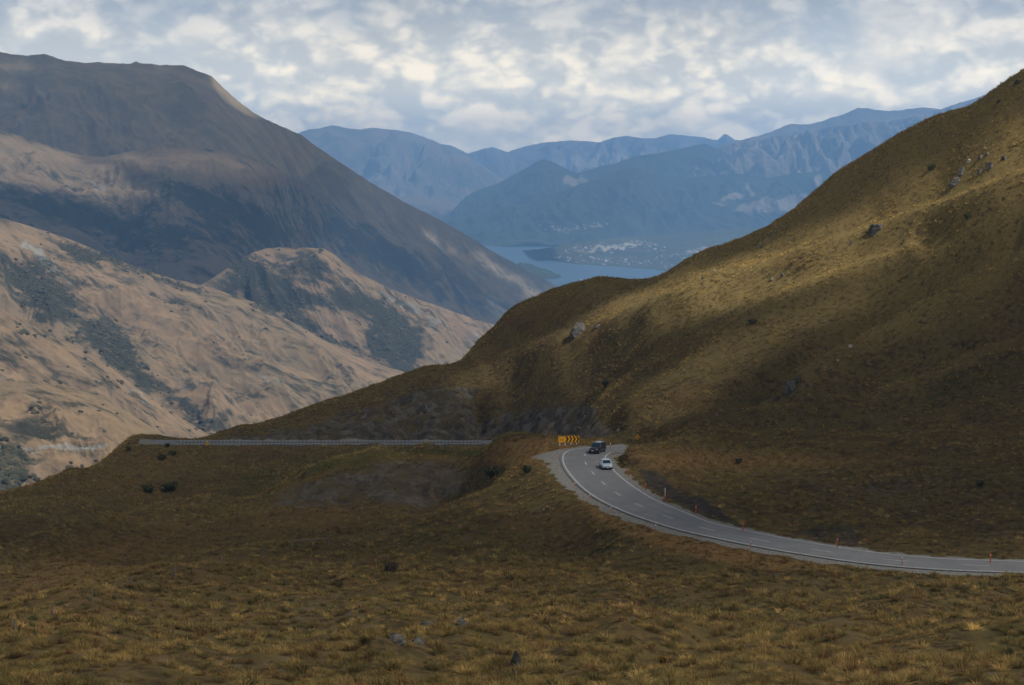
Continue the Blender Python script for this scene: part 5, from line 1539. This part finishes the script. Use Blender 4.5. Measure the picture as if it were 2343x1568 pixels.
    for s in (-1, 1):
        bm = bmesh.new(); bx(bm, (xn - .17, s * W * .335, hood - .22), (.22, W * .22, .15), Matrix.Rotation(-s * .35, 3, 'Z'), bevel=.04); bm_obj('headlight', bm, m_lamp, root)
        bm = bmesh.new(); bx(bm, (-L / 2 + .10, s * W * .40, belt * .80), (.16, W * .14, .22), bevel=.03); bm_obj('tail_light', bm, m_tail, root)
        bm = bmesh.new(); bx(bm, (cab[3] - .32, s * (h + .10), belt + .08), (.11, .20, .14), bevel=.04); bx(bm, (cab[3] - .30, s * (h - .01), belt + .03), (.05, .10, .05)); bm_obj('wing_mirror', bm, paint, root)
    bm = bmesh.new(); bx(bm, (xn + .03, 0, plate_z), (.02, .36, .125)); bm_obj('number_plate', bm, m_plate, root)
    if suv:
        for s in (-1, 1):
            bm = bmesh.new(); bx(bm, ((cab[1] + cab[2]) / 2, s * (cw1 - .1), H + .05), (cab[2] - cab[1] - .4, .045, .035)); bx(bm, (cab[1] + .35, s * (cw1 - .1), H + .015), (.06, .04, .07)); bx(bm, (cab[2] - .35, s * (cw1 - .1), H + .015), (.06, .04, .07)); bm_obj('roof_rail', bm, m_rim, root)
    return root


def on_road(u, v):
    k, e = ray_ke(u, v); d = RZ / e
    return Vector((float(k) * d, float(d), RZ + .002))


def heading_at(p):
    i = int(np.argmin(((MID[:, :2] - np.array([p.x, p.y])) ** 2).sum(1)))
    tv = TAN[i]
    a = math.atan2(tv[1], tv[0])
    # both cars come towards the lens
    return a if tv[1] < 0 else a + math.pi


pw = on_road(1386, 1071)
make_car('sedan', 'pale silver blue sedan driving towards the camera round the bend', car_paint('silver_blue_paint', (0.46, 0.53, 0.62)), pw, heading_at(pw), 4.45, 1.74, 1.43, .93, .86, .2, .31, (-1.75, -.85, .35, 1.12), .42)
pd = on_road(1366, 1035.5)
make_car('off_roader', 'dark off road car with roof rails following round the bend', car_paint('dark_paint', (0.018, 0.020, 0.026)), pd, heading_at(pd), 4.65, 1.9, 1.80, 1.12, 1.08, .32, .38, (-2.15, -1.85, .25, .95), .62, True)

# ------------------------------------------------------------------ lakeside town
m_wl = [simple('pale_wall_%s' % n_, c, .8, var=.08, scale=.3) for n_, c in (('white', (.60, .59, .57)), ('cream', (.46, .43, .38)), ('grey', (.45, .45, .46)), ('brown', (.28, .23, .19)))]
m_rf = [simple('roof_%s' % n_, c, .6, var=.1, scale=.3) for n_, c in (('light', (.48, .49, .50)), ('grey', (.25, .26, .28)), ('red', (.26, .12, .09)), ('dark', (.08, .085, .09)))]


def house_mesh(wm, rm, w_, d_, h_, r_):
    bm = bmesh.new()
    bx(bm, (0, 0, h_ / 2 - 1), (w_, d_, h_ + 2))
    bx(bm, (w_ * .38, -d_ * .42, h_ * .42 - 1), (w_ * .55, d_ * .5, h_ * .84 + 2))
    nf = len(bm.faces)
    e = .6
    for (cx_, cy_, ww, dd, hh, rr) in ((0, 0, w_, d_, h_, r_), (w_ * .38, -d_ * .42, w_ * .55, d_ * .5, h_ * .84, r_ * .6)):
        a = [bm.verts.new((cx_ + x, cy_ + y, hh + .01)) for x, y in ((-ww / 2 - e, -dd / 2 - e), (ww / 2 + e, -dd / 2 - e), (ww / 2 + e, dd / 2 + e), (-ww / 2 - e, dd / 2 + e))]
        r0 = bm.verts.new((cx_ - ww / 2 - e * .5, cy_, hh + rr)); r1 = bm.verts.new((cx_ + ww / 2 + e * .5, cy_, hh + rr))
        for f in ((a[0], a[1], r1, r0), (a[2], a[3], r0, r1), (a[1], a[2], r1), (a[3], a[0], r0), (a[3], a[2], a[1], a[0])): bm.faces.new(f)
    bm.faces.ensure_lookup_table()
    for i, f in enumerate(bm.faces): f.material_index = 0 if i < nf else 1
    me = bpy.data.meshes.new('house'); bm.to_mesh(me); bm.free()
    me.materials.append(wm); me.materials.append(rm)
    return me


HM = [house_mesh(m_wl[0], m_rf[0], 14, 9, 5, 2.6), house_mesh(m_wl[0], m_rf[1], 12, 9, 6, 2.4), house_mesh(m_wl[1], m_rf[0], 16, 10, 5, 2.2), house_mesh(m_wl[0], m_rf[0], 20, 11, 7, 2), house_mesh(m_wl[2], m_rf[3], 13, 9, 6, 2.4), house_mesh(m_wl[1], m_rf[2], 13, 9, 5, 2.6), house_mesh(m_wl[3], m_rf[1], 14, 9, 5, 2.4)]
RH = random.Random(5)


def town(layer, lab, grp, line, spread, count, wts=(2, 2.5, 4, 1, 4, 3, 4), sc_=(0.42, 0.72)):
    L = np.array(line, float)
    cum = np.concatenate([[0], np.cumsum(np.hypot(*np.diff(L, axis=0).T))])
    for _ in range(count):
        q = RH.uniform(0, cum[-1])
        u = float(np.interp(q, cum, L[:, 0])) + RH.gauss(0, 5); v = float(np.interp(q, cum, L[:, 1])) + RH.gauss(0, spread)
        p = on_layer(layer, u, v)
        o = link('house', RH.choices(HM, wts)[0], None, None, p)
        o.rotation_euler = (0, 0, RH.choice((0.2, 0.35, -0.3, 1.2, 0.1)) + RH.uniform(-.2, .2))
        s = RH.uniform(*sc_); o.scale = (s, s, s)
        tag(o, lab, 'house', grp)


town('forested_hill', 'small pale house in the upper strip of town on the wooded slope', 'houses of the upper hillside strip', [(1232, 523), (1262, 521), (1285, 527), (1320, 521), (1350, 518), (1395, 512)], 3.0, 52)
town('lakeside_land', 'small pale house in the dense band of town above the lake', 'houses in the dense band of town', [(1300, 578), (1340, 568), (1390, 566), (1430, 563), (1460, 556), (1490, 564), (1520, 578)], 5.0, 110)
town('lakeside_land', 'small house near the lake shore below the dense band of town', 'houses close to the lake shore', [(1255, 587), (1280, 590), (1340, 594), (1380, 596), (1440, 598), (1500, 604), (1545, 612)], 4.5, 70)
town('lakeside_land', 'small pale house at the right end of town next to the grassy skyline', 'houses at the right end of town', [(1500, 590), (1540, 588), (1575, 592), (1600, 578), (1655, 562)], 5.5, 40)
town('lake_flat', 'low pale building on the near lake flat', 'buildings on the near lake flat', [(1305, 641.5), (1345, 641.6), (1425, 641.3)], 0.8, 24)
p = on_layer('lake_flat', 1357, 642.0)
o = link('shed', house_mesh(m_wl[0], m_rf[0], 46, 20, 6, 2.5), None, None, p); tag(o, 'long white roofed shed, the largest building on the near lake flat', 'shed')
